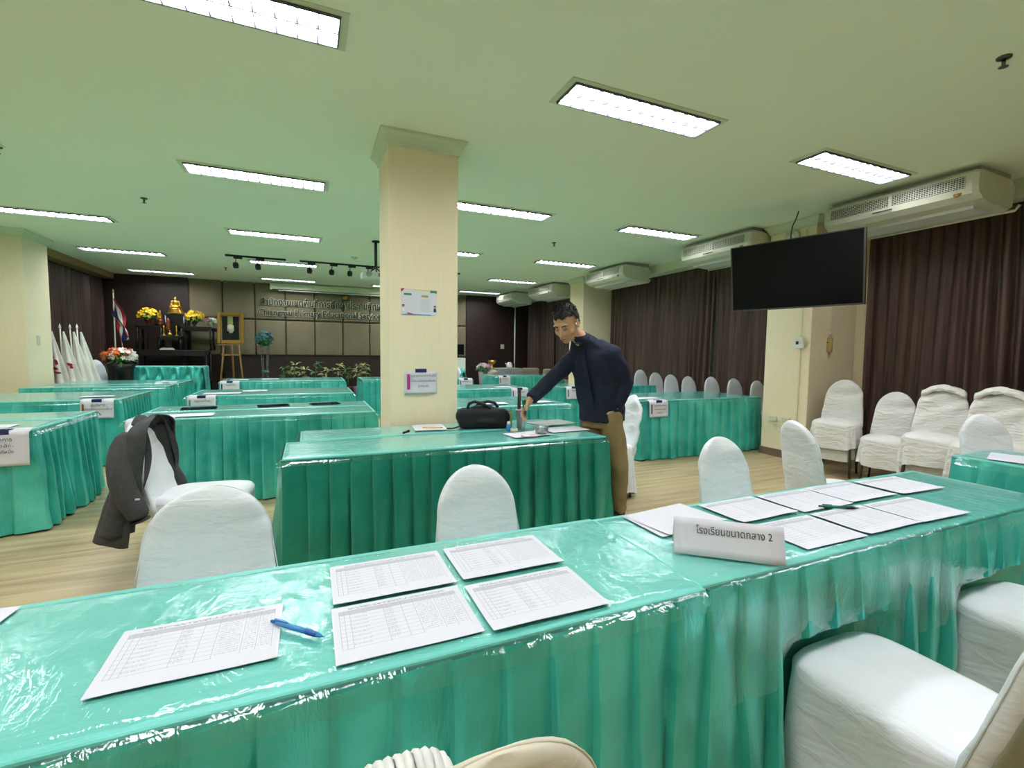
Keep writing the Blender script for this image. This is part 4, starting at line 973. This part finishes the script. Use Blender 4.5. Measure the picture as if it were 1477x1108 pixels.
def petal_ball(mb, c, r, n, size, rnd, squash=1.0, top=True):
    for k in range(n):
        a = rnd.uniform(0, 2*pi); h = rnd.uniform(-.25 if top else -1, 1); rr_ = math.sqrt(max(0, 1-h*h))
        d = Vector((rr_*cos(a), rr_*sin(a), h*squash)); p = Vector(c)+d*r*rnd.uniform(.75, 1.05)
        q = d.to_track_quat('Z', 'Y').to_matrix().to_4x4(); m = Matrix.Translation(p) @ q @ Matrix.Rotation(rnd.uniform(0, 6), 4, 'Z')
        s = size*rnd.uniform(.7, 1.2)
        vs = [(0, 0, 0)]
        for i in range(10):
            b = 2*pi*i/10; rad = s if i % 2 == 0 else s*.55; vs.append((rad*cos(b), rad*sin(b), s*.45 if i % 2 == 0 else s*.15))
        mb.add(vs, [(0, i+1, (i+1) % 10+1) for i in range(10)], False, m)
def leaf_burst(mb, c, n, L, w_, rnd, up=.4, spread=1):
    for k in range(n):
        a = rnd.uniform(0, 2*pi); e = rnd.uniform(-.2, up*2); l = L*rnd.uniform(.7, 1.2)
        d = Vector((cos(a)*spread, sin(a)*spread, e)).normalized(); s = d.cross(Vector((0, 0, 1))).normalized()*w_; c_ = Vector(c)
        p = [c_, c_+d*l*.5+s+Vector((0, 0, .02)), c_+d*l-Vector((0, 0, .03)), c_+d*l*.5-s+Vector((0, 0, .02)), c_+d*l*.5+Vector((0, 0, .035))]
        mb.add(p, [(0, 1, 4), (1, 2, 4), (2, 3, 4), (3, 0, 4)])
def bouquet(x, y, z, label, cols, r, n, vase_prof, vase_mat, size=.035, leaf='leaf', leafL=.2, sq=.8, cat='flowers', h=.3, nm='flower_arrangement'):
    t_ = thing(nm, label, cat, (x, y, z)); rnd = random.Random(int(x*100+y))
    obj('vase', MB().lathe(vase_prof, n=20), vase_mat, t_)
    lb = MB(); leaf_burst(lb, (0, 0, h-.03), 22, leafL, .03, rnd); o = obj('leaves', lb, leaf, t_); o['kind'] = 'stuff'
    o = obj('foliage_core', MB().ball((0, 0, h+r*.25), r*.72, 12, 8, (1, 1, sq)), leaf, t_)
    k = max(1, len(cols))
    for ci, cm in enumerate(cols):
        mb = MB(); a = 2*pi*ci/k
        petal_ball(mb, ((r*.35*cos(a+2.8) if k > 1 else 0), (r*.2*sin(a) if k > 1 else 0), h+r*.3), r*(.85 if k > 1 else 1), n//k, size, rnd, sq); o = obj('blossoms', mb, cm, t_); o['kind'] = 'stuff'
    return t_
vz = [(.05, 0), (.03, .03), (.03, .05), (.07, .10), (.08, .13)]
bouquet(-3.36, 13.2, 1.832, 'yellow flower arrangement at the left of the altar', ['yellow'], .19, 90, vz, 'brass_dark', .045, h=.18, leafL=.22)
bouquet(-2.47, 13.2, 1.832, 'yellow flower arrangement at the right of the altar', ['yellow'], .19, 90, vz, 'metal', .045, h=.16, leafL=.22)
bouquet(-2.17, 13.42, 1.822, 'small pink and white flowers at the right end of the altar', ['pinkpetal', 'whitepetal'], .11, 50, vz, 'white', .04, h=.13, leafL=.15)
bouquet(-3.36, 11.36, 0, 'orange and white flower arrangement on a tall black stand', ['orange', 'orange', 'whitepetal'], .24, 120, [(.2, 0), (.2, .9), (.24, 1.0), (.2, 1.02)], 'black', .06, h=1.08, leafL=.34, sq=.7)
# teal ruffled altar front
rt = thing('skirted_table', 'teal ruffled table in front of the black altar', 'table', (-2.87, 12.0, SZ*0))
def fn(u, v):
    x = (u-.5)*1.62; z = .94*(1-v)+.02*v; d = 1.0-(2*u-1)**8*.6
    y = -.26*d-.045*sin(u*80+5*v)*min(1, v*3)-.045*sin(v*15+3*sin(u*40))*(.4+.6*sin(u*40)**2)
    if abs(2*u-1) > .96: y += .25*(abs(2*u-1)-.96)/.04
    return (x, y, z)
obj('ruffled_skirt', MB().grid(170, 26, fn), 'satin', rt, solid=.01); obj('tabletop', MB().box(-.80, .80, -.22, .28, .91, .945, b=.01), 'top', rt)
for sx in (-1, 1):
    for sy in (-1, 1): obj('leg', MB().tube([(sx*.72, sy*.18+.03, .0), (sx*.72, sy*.18+.03, .91)], .015, 6), 'metal', rt)
obj('side_drape', MB().grid(20, 12, lambda u, v: (.80+.05*v+.03*sin(u*16+v*4)*v, -.26+.54*u, .94*(1-v)+.02*v)), 'satin', rt, solid=.01)

# flags
def furled(x, y, ztop, lean, label, mt='flagwhite', marks=None, zb=.12, g='furled flags on poles at the left wall'):
    t_ = thing('flag', label, 'flag', (x, y, 0), 0, g)
    obj('pole', MB().tube([(0, 0, 0), (-lean*.2, 0, ztop)], .012, 6), 'offwhite', t_); obj('finial', MB().lathe([(.02, 0), (.016, .03), (.002, .08)], (-lean*.2, 0, ztop), 12), 'white', t_)
    L = ztop-.05-zb-.6
    def fn(u, v):
        a = 2*pi*u; r_ = .012+.085*v+.03*v*sin(a*4+2); zz = ztop-.06-L*v-.12*v*(.5+.5*cos(a+lean))
        return (r_*cos(a)*(1.25)+lean*.55*v, r_*sin(a)*.7, zz)
    obj('flag_cloth', MB().grid(40, 16, fn, closed=True), mt, t_)
    if marks:
        mb = MB()
        for (mx, mz, mw, mh) in marks: mb.add([(mx-mw, -.095, mz), (mx+mw*.6, -.10, mz-mh*.3), (mx+mw, -.095, mz-mh), (mx-mw*.4, -.10, mz-mh*1.1)], [(0, 1, 2, 3)])
        obj('printed_emblem', mb, 'red', t_)
    obj('base', MB().lathe([(.12, 0), (.11, .03), (.03, .05)], n=18), 'metal', t_)
    return t_
furled(-4.12, 10.72, 1.66, .20, 'furled white flag with red and black print, leftmost of the white flags', marks=[(.02, 1.2, .035, .07), (.08, 1.12, .03, .1), (.06, .98, .05, .05), (.09, .9, .06, .04)])
furled(-3.98, 10.78, 1.66, .22, 'furled white flag with a red star-like mark, second from the left', marks=[(.10, 1.05, .05, .05), (.12, 1.01, .03, .06)])
furled(-3.86, 10.84, 1.66, .24, 'furled white flag, third from the left'); furled(-3.78, 10.90, 1.66, .26, 'furled white flag, rightmost of the white flags')
nf = thing('national_flag', 'red, white and navy striped flag hanging from a pole beside the altar', 'flag', (-3.78, 12.5, 0))
obj('pole', MB().tube([(0, 0, 0), (.01, 0, 2.48)], .014, 8), 'offwhite', nf); obj('finial', MB().lathe([(.02, 0), (.016, .03), (.002, .07)], (.01, 0, 2.48), 12), 'gold', nf); obj('base', MB().lathe([(.15, 0), (.14, .04), (.03, .06)], n=18), 'metal', nf)
ncol = ['red', 'flagwhite', 'flagblue', 'flagblue', 'flagwhite', 'red']
for i, cm in enumerate(ncol):
    f0, f1 = i/6, (i+1)/6
    def fn(u, v, f0=f0, f1=f1):
        f = f0+(f1-f0)*u; s = v; a = f*1.0
        # hoist along the pole, cloth drooping down and out
        x = .015+.22*math.sin(min(1, s*1.3)*pi/2)*(1-.55*f)+.03*sin(s*6+f*8); z = 2.36-.50*f-(.55+.25*(1-f))*s; y = -.05*sin(s*9+f*12)-.03
        return (x, y, z)
    obj('stripe', MB().grid(5, 18, fn), cm, nf, solid=.003)

# easel with framed portrait
ez = thing('easel', 'light pine easel standing beside the altar', 'easel', (-1.70, 12.95, SZ))
for nm, a, b in [('leg', (-.27, -.12, 0), (-.14, 0, 1.33)), ('leg', (.27, -.12, 0), (.14, 0, 1.33)), ('leg', (0, .35, 0), (0, .02, 1.36)), ]:
    obj(nm, MB().tube([a, b], .020, 6), 'pine', ez)
obj('crossbar', MB().box(-.24, .24, -.09, -.06, .42, .46), 'pine', ez); obj('crossbar', MB().box(-.20, .20, -.07, -.04, 1.0, 1.04), 'pine', ez); obj('ledge', MB().box(-.25, .25, -.13, -.05, 1.24, 1.27), 'pine', ez)
fp = thing('framed_portrait', 'gold-framed full-length portrait photograph resting on the pine easel', 'picture', (-1.70, 12.86, 1.44)); fp.rotation_euler = (radians(-6), 0, 0)
fr = MB()
for (x0, x1, z0, z1) in [(-.27, -.20, 0, .74), (.20, .27, 0, .74), (-.20, .20, 0, .07), (-.20, .20, .67, .74)]: fr.box(x0, x1, -.03, .02, z0, z1, b=.012)
obj('frame', fr, 'gold_frame', fp); obj('backdrop', MB().box(-.2, .2, -.004, .012, .07, .67), 'blackcloth', fp)
obj('mat_border', MB().box(-.2, -.175, -.008, -.004, .07, .67).box(.175, .2, -.008, -.004, .07, .67).box(-.175, .175, -.008, -.004, .07, .09).box(-.175, .175, -.008, -.004, .65, .67), 'pine', fp)
obj('pictured_wall', MB().box(-.06, .05, -.006, -.004, .30, .65), 'leaf_pale', fp)
b_ = MB(); b_.cap((.0, 0, .42), (.01, 0, .30), .042, .045); b_.cap((-.045, 0, .43), (-.06, 0, .32), .016, .013); b_.cap((.05, 0, .43), (.06, 0, .32), .016, .013)
for v_ in range(len(b_.v)): b_.v[v_] = (b_.v[v_][0], b_.v[v_][1]*.15-.008, b_.v[v_][2])
obj('pictured_jacket', b_, 'cover_cream', fp); b_ = MB(); b_.cap((-.015, 0, .30), (-.02, 0, .14), .022, .015); b_.cap((.025, 0, .30), (.03, 0, .14), .022, .015)
for v_ in range(len(b_.v)): b_.v[v_] = (b_.v[v_][0], b_.v[v_][1]*.15-.007, b_.v[v_][2])
obj('pictured_trousers', b_, 'shoe', fp); b_ = MB(); b_.ball((.0, -.010, .50), .026, 12, 8, (.85, .15, 1.1)); obj('pictured_head', b_, 'skin', fp)
# wreath stand
ws = thing('wreath_stand', 'blue-green flower ball on a clear stand right of the easel', 'flower stand', (-1.00, 13.0, SZ))
rnd = random.Random(3); mb = MB(); petal_ball(mb, (0, 0, 1.42), .19, 130, .05, rnd, 1, False); o = obj('blossoms', mb, 'wreath', ws); o['kind'] = 'stuff'
obj('core', MB().ball((0, 0, 1.42), .15, 14, 10), 'leaf', ws)
for a in range(4): obj('stand_leg', MB().tube([(.16*cos(a*pi/2+.6), .16*sin(a*pi/2+.6), 0), (.06*cos(a*pi/2+.6), .06*sin(a*pi/2+.6), .6), (.11*cos(a*pi/2+.6), .11*sin(a*pi/2+.6), 1.27)], .010, 6), 'glass', ws)
obj('base_ring', MB().lathe([(.17, 0), (.18, .0), (.18, .03), (.17, .03)], n=24), 'wreath', ws); obj('middle_ring', MB().lathe([(.065, .58), (.08, .58), (.08, .64), (.065, .64)], n=20), 'wreath', ws)
# potted plants along the stage front
PX = [(-.60, .82), (-.36, .92), (-.12, .80), (.14, .94), (.40, .78), (.66, .9), (.92, .8), (1.16, .86), (1.38, .92)]
for i, (x, h) in enumerate(PX):
    t_ = thing('potted_plant', 'pale leafy potted plant before the stage wall, number %s from the left' % ['one', 'two', 'three', 'four', 'five', 'six', 'seven', 'eight', 'nine'][i], 'plant', (x, 13.0+.12*(i % 2), SZ), 0, 'potted plants on the stage')
    obj('pot', MB().lathe([(.07, 0), (.10, .18), (.11, .2), (.09, .2)], n=16), 'brass_dark' if i != 7 else 'pinkpetal', t_)
    obj('stem', MB().tube([(0, 0, .18), (.01, 0, h-.2)], .010, 6), 'leaf', t_); rnd = random.Random(i)
    mb = MB(); 
    for q in range(3): leaf_burst(mb, (rnd.uniform(-.06, .06), rnd.uniform(-.05, .05), h-.38+.11*q), 9, .17, .022, rnd, .5)
    o = obj('leaves', mb, 'leaf_pale' if i % 3 else 'leaf', t_); o['kind'] = 'stuff'

# ------------------------------------------------------------ back right corner
mo = thing('monitor', 'small black monitor on a white stand right of the pillar', 'monitor', (3.62, 12.0, 0)); obj('display', MB().box(-.16, .16, -.02, .02, 1.24, 1.52, b=.008), 'screen', mo)
obj('stand', MB().box(-.12, .16, -.15, .15, .0, 1.16, b=.01), 'white', mo); obj('neck', MB().tube([(0, 0, 1.16), (0, 0, 1.26)], .02, 8), 'matteblack', mo)
gt = thing('draped_table', 'low table under a silver-grey cloth in the back right corner', 'table', (4.98, 12.2, 0)); 
obj('cloth', skirt_mesh(.95, .6, .86, .1, 5, .8), 'clothgrey', gt); obj('tabletop', MB().box(-.48, .48, -.31, .31, .855, .875, b=.006), 'clothgrey', gt)
bouquet(4.27, 11.8, 0, 'white and green flowers in a tall pale vase in the back right corner', ['whitepetal', 'whitepetal', 'pinkpetal'], .16, 60, [(.12, 0), (.10, .3), (.14, .80), (.12, .80)], 'clothgrey', .05, h=.86, leafL=.28)
gc = thing('armchair', 'tall grey draped chair beside the silver-grey table', 'chair', (4.44, 11.55, 0)); obj('cover', back_pad(.86, 0, .20, .16, .02, y0=0), 'sofa', gc); obj('hem', MB().box(-.19, .19, -.16, .16, 0, .04, b=.01), 'sofa', gc)
gb = thing('pedestal_bowl', 'gold pedestal bowl on the silver-grey table', 'bowl', (4.62, 12.1, .876)); obj('bowl', MB().lathe([(.03, .10), (.09, .15), (.12, .21), (.115, .21), (.08, .16)], n=22), 'gold', gb); obj('foot', MB().lathe([(.07, 0), (.06, .02), (.02, .05), (.03, .10)], n=18), 'gold', gb)
kt = thing('kettle', 'white electric kettle on the silver-grey table', 'kettle', (5.14, 12.1, .876)); obj('body', MB().lathe([(.08, 0), (.09, .06), (.06, .15), (.03, .17)], n=20), 'white', kt); obj('handle', MB().tube([(.07, 0, .13), (.14, 0, .12), (.14, 0, .04), (.085, 0, .03)], .012, 8), 'matteblack', kt); obj('spout', MB().tube([(-.07, 0, .08), (-.12, 0, .14)], [.02, .012], 8), 'white', kt)
for i, (x, w_, lb) in enumerate([(5.55, .62, 'taupe upholstered armchair beside the silver-grey table'), (6.05, .36, 'second taupe armchair, partly behind the man\'s arm')]):
    if i: x = 6.0
    t_ = thing('sofa_chair', lb, 'armchair', (5.80 if i == 0 else 6.15, 11.9 if i == 0 else 11.25, 0), 0, 'taupe armchairs'); W = .27 if i == 0 else .27
    obj('backrest', MB().box(-W, W, .12, .30, .3, .88, b=.06), 'sofa', t_); obj('seat', MB().box(-W, W, -.28, .12, .12, .44, b=.05), 'sofa', t_)
    for s in (-1, 1): obj('armrest', MB().box(s*W-.05, s*W+.05, -.28, .14, .12, .6, b=.03), 'sofa', t_)
    for sx in (-1, 1):
        for sy in (-.22, .24): obj('leg', MB().box(sx*W*.8-.02, sx*W*.8+.02, sy-.02, sy+.02, 0, .12), 'matteblack', t_)
t_ = thing('door_post', 'thin white vertical conduit beside the dark wood wall in the back right corner', 'conduit', (5.95, 13.60, 0)); obj('pipe', MB().tube([(0, 0, .02), (0, 0, 2.85)], .022, 8), 'white', t_)

# ------------------------------------------------------------ the standing man
J = {k: Vector(v) for k, v in {'pelvis':(2.145,3.144,0.886), 'waist':(2.104,3.131,1.055), 'chest':(2.044,3.107,1.259), 'upper':(2.0,3.102,1.377), 'neck0':(1.895,3.089,1.471), 'head':(1.77,3.096,1.566), 'shR':(1.947,3.218,1.316), 'elR':(1.725,3.203,1.144), 'wrR':(1.525,3.19,0.984), 'haR':(1.454,3.195,0.928), 'shL':(2.098,2.958,1.332), 'elL':(2.233,2.949,1.121), 'wrL':(2.168,2.984,0.926), 'haL':(2.116,3.042,0.824), 'hipR':(2.1,3.223,0.81), 'hipL':(2.158,3.047,0.843), 'knR':(2.128,3.118,0.454), 'knL':(2.229,3.01,0.459), 'anR':(2.188,3.169,0.032), 'anL':(2.279,3.07,0.099), 'crown':(1.758,3.111,1.696), 'chin':(1.768,3.085,1.41), 'nose':(1.682,3.07,1.45), 'ear':(1.791,3.018,1.522), }.items()}
me_ = J
S = (J['shL']-J['shR']); S.z = 0; S.normalize()          # towards his left side
Fd = Vector((S.y, -S.x, 0))
if Fd.x > 0: Fd = -Fd                                        # the way he faces
UP = Vector((0, 0, 1))
def loft(mb, rings, n=28, e=.8):
    # rings: (centre, half width along side axis, half depth, side axis, front axis)
    vs = []
    for c, a, b, sa, fa in rings:
        for k in range(n):
            t_ = 2*pi*k/n; ct, s_ = cos(t_), sin(t_)
            vs.append(c+sa*(a*math.copysign(abs(ct)**e, ct))+fa*(b*math.copysign(abs(s_)**e, s_)))
    m = len(rings)
    mb.add(vs, [(i*n+k, i*n+(k+1) % n, (i+1)*n+(k+1) % n, (i+1)*n+k) for i in range(m-1) for k in range(n)]+[tuple(range(n))[::-1], tuple(range((m-1)*n, m*n))], True)
# head frame: tilted down and towards the cup
hd = J['head'].copy()
hup = (J['crown']-J['chin']).normalized()
hf = (Vector((-.80, -.42, 0))-Vector((0, 0, .62))).normalized(); hup = (hup-hf*hup.dot(hf)).normalized()
hup = (UP*.85+Fd*.50).normalized(); hf = (Fd*.82-UP*.50+S*.10).normalized(); hf = (hf-hup*hf.dot(hup)).normalized()
hs = hup.cross(hf).normalized()
if hs.dot(S) < 0: hs = -hs
HM = Matrix(((hs.x, hf.x, hup.x, hd.x), (hs.y, hf.y, hup.y, hd.y), (hs.z, hf.z, hup.z, hd.z), (0, 0, 0, 1)))   # x side, y front, z up
K = 1.17
def H_(x, y, z): return HM @ Vector((x*K, y*K, z*K))
body = MB()
def hball(x, y, z, r, sc): body.ball((0, 0, 0), r*K, 18, 12, sc, None) if False else body.lathe([(max(.0005, r*K*sin(pi*j/12)), -r*K*cos(pi*j/12)) for j in range(13)], (0, 0, 0), 20,
        HM @ Matrix.Translation((x*K, y*K, z*K)) @ Matrix.Diagonal((sc[0], sc[1], sc[2], 1)))
hball(0, -.012, .035, .088, (.84, 1.05, .92)); hball(0, .02, -.02, .075, (.84, .92, 1.15)); hball(0, .038, -.075, .045, (1.0, .9, .9)); hball(0, .055, -.098, .024, (1.0, .8, .8))
hball(-.038, .045, -.035, .03, (.9, .8, 1)); hball(.038, .045, -.035, .03, (.9, .8, 1)); hball(0, .078, .02, .03, (1.8, .45, .5))
body.tube([H_(0, .082, .012), H_(0, .100, -.022), H_(0, .108, -.036), H_(0, .092, -.043)], [.009*K, .011*K, .014*K, .008*K], 10)
for s in (-1, 1):
    body.ball(H_(s*.013, .092, -.038), .0085*K, 8, 6)
    body.lathe([(.004, -.006), (.022*K, -.004), (.026*K, .002), (.018*K, .006), (.006, .004)], (0, 0, 0), 14, HM @ Matrix.Translation((s*.078*K, -.012*K, -.012*K)) @ Matrix.Rotation(s*pi/2, 4, 'Y') @ Matrix.Diagonal((1.25, .75, 1, 1)))
body.ball(H_(0, .086, -.064), .015*K, 12, 8, (1.0, 1.0, .6)); body.ball(H_(0, .085, -.074), .013*K, 12, 8, (1.0, 1.0, .6))
body.tube([H_(0, .015, -.06), J['neck0']+Fd*.0], [.046, .044], 16)
body.tube([H_(0, -.02, -.05), J['neck0']*.55+H_(0, -.02, -.05)*.45, J['neck0']-UP*.02, J['upper']], [.058, .056, .060, .08], 16)
# torso, arms, legs under the clothes
loft(body, [(J['upper'], .15, .09, S, Fd), (J['chest'], .15, .10, S, Fd), (J['waist'], .13, .09, S, Fd), (J['pelvis'], .14, .10, S, Fd)])
for q in 'RL':
    body.cap(J['sh'+q], J['el'+q], .045, .038); body.cap(J['el'+q], J['wr'+q], .036, .026)
    body.cap(J['hip'+q], J['kn'+q], .075, .052); body.cap(J['kn'+q], J['an'+q], .05, .036)
# hands: palm, four fingers, thumb
def hand(wr, d, pn, th, L=1.0, curl=.5):
    # wr wrist, d pointing direction, pn palm normal, th thumb side
    d = d.normalized(); th = (th-d*th.dot(d)).normalized(); pn = d.cross(th).normalized()*(1 if d.cross(th).dot(pn) > 0 else -1)
    body.cap(wr, wr+d*.03, .026, .026, 12)
    for k, o in enumerate((.030, .010, -.010, -.030)):
        kn = wr+d*.088*L+th*o*.95
        body.cap(wr+d*.02+th*o*.5, kn, .015, .0135, 10)
        l = (.040, .044, .041, .032)[k]*L; a = curl*(1+.12*k); p = kn; ang_ = a*.5
        for s_, f_ in ((1, 1), (.68, .9), (.55, .8)):
            q_ = p+(d*cos(ang_)+pn*sin(ang_))*l*s_; body.cap(p, q_, .0098*f_+.0008, .0090*f_, 10); p = q_; ang_ += a
    b_ = wr+d*.030+th*.026; m1 = b_+(d*.65+th*.65+pn*.35).normalized()*.040; m2 = m1+(d*.85+th*.1+pn*.55).normalized()*.032
    body.cap(wr+d*.015+th*.012, b_, .017, .015, 10); body.cap(b_, m1, .0135, .0115, 10); body.cap(m1, m2, .011, .009, 10)
dR = (J['haR']-J['wrR']).normalized(); dR = (dR+Vector((0, 0, -.55))).normalized()
hand(J['wrR'], dR, (Fd*-.3-UP*.9), (Vector((-.5, -.8, .25))), 1.0, .55)
hand(J['wrL'], (J['haL']-J['wrL']+Vector((0, 0, -.05))), (Vector((-.5, .8, 0))), Fd, 1.0, .35)
man = obj('person', remesh('person_body', body, .0052, 2), 'skin')
tag(man, 'man in a navy long-sleeved shirt and khaki trousers leaning to reach into the pen cup', 'person')
# shirt
sh_ = MB()
NK = (H_(0, -.01, -.06)-J['neck0']).normalized(); NK = (NK+UP*.3).normalized(); NF = (Fd-NK*Fd.dot(NK)).normalized()
hem = J['pelvis']-UP*.05
loft(sh_, [(hem-UP*.03+Fd*.0, .185, .15, S, Fd), (J['pelvis'], .185, .148, S, Fd), (J['waist'], .178, .142, S, Fd), (J['waist']*.5+J['chest']*.5, .185, .14, S, Fd), (J['chest'], .20, .14, S, Fd),
           (J['upper']*.6+J['chest']*.4, .20, .128, S, Fd), (J['upper'], .17, .11, S, Fd), (J['neck0']*.5+J['upper']*.5, .115, .09, S, Fd), (J['neck0']-NK*.012, .080, .078, S, NF), (J['neck0']+NK*.014, .074, .070, S, NF)], 32, .85)
for q in 'RL':
    w_ = J['wr'+q]; e_ = J['el'+q]; s_ = J['sh'+q]
    sh_.cap(s_, e_, .078, .060); sh_.tube([e_, e_.lerp(w_, .5), e_.lerp(w_, .93)], [.060, .054, .050], 16); sh_.ball(e_, .06)
    sh_.cap(s_, J['upper'].lerp(s_, .45), .078, .085)
shirt_me = remesh('shirt', sh_, .009, 5)
displace(shirt_me, lambda p, n: p+n*.013*(noise.noise(Vector((p.x*7+p.z*3, p.y*7, p.z*9)))+.5*noise.noise(p*17)))
shirt = obj('shirt', shirt_me, 'navy', man)
cb_ = MB(); cp_ = J['neck0']
loft(cb_, [(cp_+NK*a_, .0765-b_, .073-b_, S, NF) for a_, b_ in ((-.006, -.003), (.01, 0), (.026, .002), (.028, .005), (.012, .006))], 32); obj('collar', cb_, 'navy', man)
pl = MB()
for i in range(6):
    t0 = i/5; a_ = J['neck0'].lerp(J['upper'], min(1, t0*3)) if t0 < .34 else J['upper'].lerp(J['pelvis'], (t0-.34)/.66)
    rad = .082 if i == 0 else .145
    pos = a_+Fd*rad
    if i: pl.ball(pos, .008, 8, 6); pl.tube([pos-S*.035, pos+S*.035], .0035, 5)
pk_ = MB(); pk_.grid(5, 16, lambda u, v: tuple(J['upper'].lerp(J['pelvis'], v)+Fd*(.138+.012*sin(v*3))+S*(-.016+.032*u)))
obj('placket', pk_, 'navy', man, solid=.004)
o = obj('knot_buttons', pl, 'navy', man)
# trousers
tr = MB(); loft(tr, [(J['pelvis']+UP*.03, .165, .125, S, Fd), (J['pelvis']-UP*.06, .175, .132, S, Fd), (J['pelvis']-UP*.13, .17, .125, S, Fd)])
for q in 'RL':
    h = J['hip'+q]; k = J['kn'+q]; a = J['an'+q]; 
    tr.cap(h, k, .098, .076); tr.tube([k, k.lerp(a, .5), Vector((a.x, a.y, .075))], [.076, .070, .068], 16); tr.ball(k, .076)
tm = remesh('trousers', tr, .009, 5)
displace(tm, lambda p, n: p+n*.010*(noise.noise(Vector((p.x*9, p.y*9, p.z*7)))+.6*noise.noise(Vector((p.x*14, p.y*14, p.z*26)))*(1 if p.z < .3 else .4)))
obj('trousers', tm, 'khaki', man)
for q in 'RL':
    a = J['an'+q]; b_ = MB(); hp = Vector((a.x, a.y, .05)); toe = hp+Fd*.17; toe.z = .042
    b_.cap(hp-Fd*.03, toe, .045, .038, 14)
    mz = min(v[2] for v in b_.v); b_.v = [(v[0], v[1], max(.004, v[2]*1.0)) for v in b_.v]
    obj('shoe', remesh('shoe', b_, .007, 3), 'shoe', man)
# hair: cap around the skull, short sides
hb = MB()
def hfn(u, v):
    a = 2*pi*u; fr = .5+.5*sin(a)      # 1 at the front
    low = -.052+.088*fr**1.1+(-.012 if abs(cos(a)) > .85 else 0)
    side = abs(cos(a)); 
    if fr > .66: low = .060+.006*sin(a*9)
    elif fr > .52: low = .012+.048*(fr-.52)/.14
    zt = low+(.128-low)*v**1.0; t_ = (zt-.03)/.098
    r_ = math.sqrt(max(.0, 1-max(0, t_)**2)) if t_ > 0 else 1-.12*t_*t_
    x = cos(a)*.0815*r_; y = -.014+sin(a)*(.100 if sin(a) < 0 else .099)*r_
    nn = .009*noise.noise(Vector((cos(a)*16, sin(a)*16, zt*120)))
    k = 1+nn*8
    return H_(x*k, y*k, zt+.004)
hb.grid(72, 20, hfn, closed=True)
rnd = random.Random(11)
for q_ in range(1500):
    u, v = rnd.random(), rnd.random()**.7; p0 = Vector(hfn(u, v)); ctr = H_(0, -.014, .0); nrm = (p0-ctr).normalized()
    d_ = (nrm*.6+hf*.35*(1 if v > .4 else -.2)+(hup*.2 if v > .5 else -hup*.7)+Vector((rnd.uniform(-.3, .3), rnd.uniform(-.3, .3), rnd.uniform(-.2, .2)))).normalized(); L_ = rnd.uniform(.010, .020)
    s_ = d_.cross(nrm); s_ = s_.normalized()*.003 if s_.length > .01 else hs*.003
    b0 = p0-nrm*.002; hb.add([b0-s_, b0+s_, b0+nrm*.003, b0+d_*L_], [(0, 1, 3), (1, 2, 3), (2, 0, 3)])
obj('hair', hb, 'hair', man)
for s in (-1, 1):
    eb_ = MB(); eb_.tube([H_(s*.012, .0945, .016), H_(s*.030, .090, .021), H_(s*.048, .078, .016)], [.003, .0045, .002], 8); obj('eyebrow', eb_, 'hair', man)
    el = MB(); el.tube([H_(s*.016, .0915, -.004), H_(s*.029, .0905, -.007), H_(s*.043, .080, -.004)], [.0015, .0030, .0015], 8); obj('eye', el, 'eye', man)
obj('mouth', MB().tube([H_(-.022, .090, -.069), H_(0, .1025, -.0685), H_(.022, .090, -.069)], [.002, .0045, .002], 8), 'lip', man)

pk = thing('packet', 'small teal and white packet held above the pen cup', 'packet', tuple(J['haR']+Vector((.015, -.035, .03))), .4)
obj('wrapper', MB().prism([(-.022, -.03), (.026, -.022), (.016, .034), (-.018, .026)], -.006, .006, Matrix.Rotation(1.3, 4, 'X')), 'green_pen', pk)
obj('label_panel', MB().prism([(-.012, -.030), (.022, -.024), (.018, -.004), (-.014, -.008)], -.0075, .0075, Matrix.Rotation(1.3, 4, 'X')), 'white', pk)
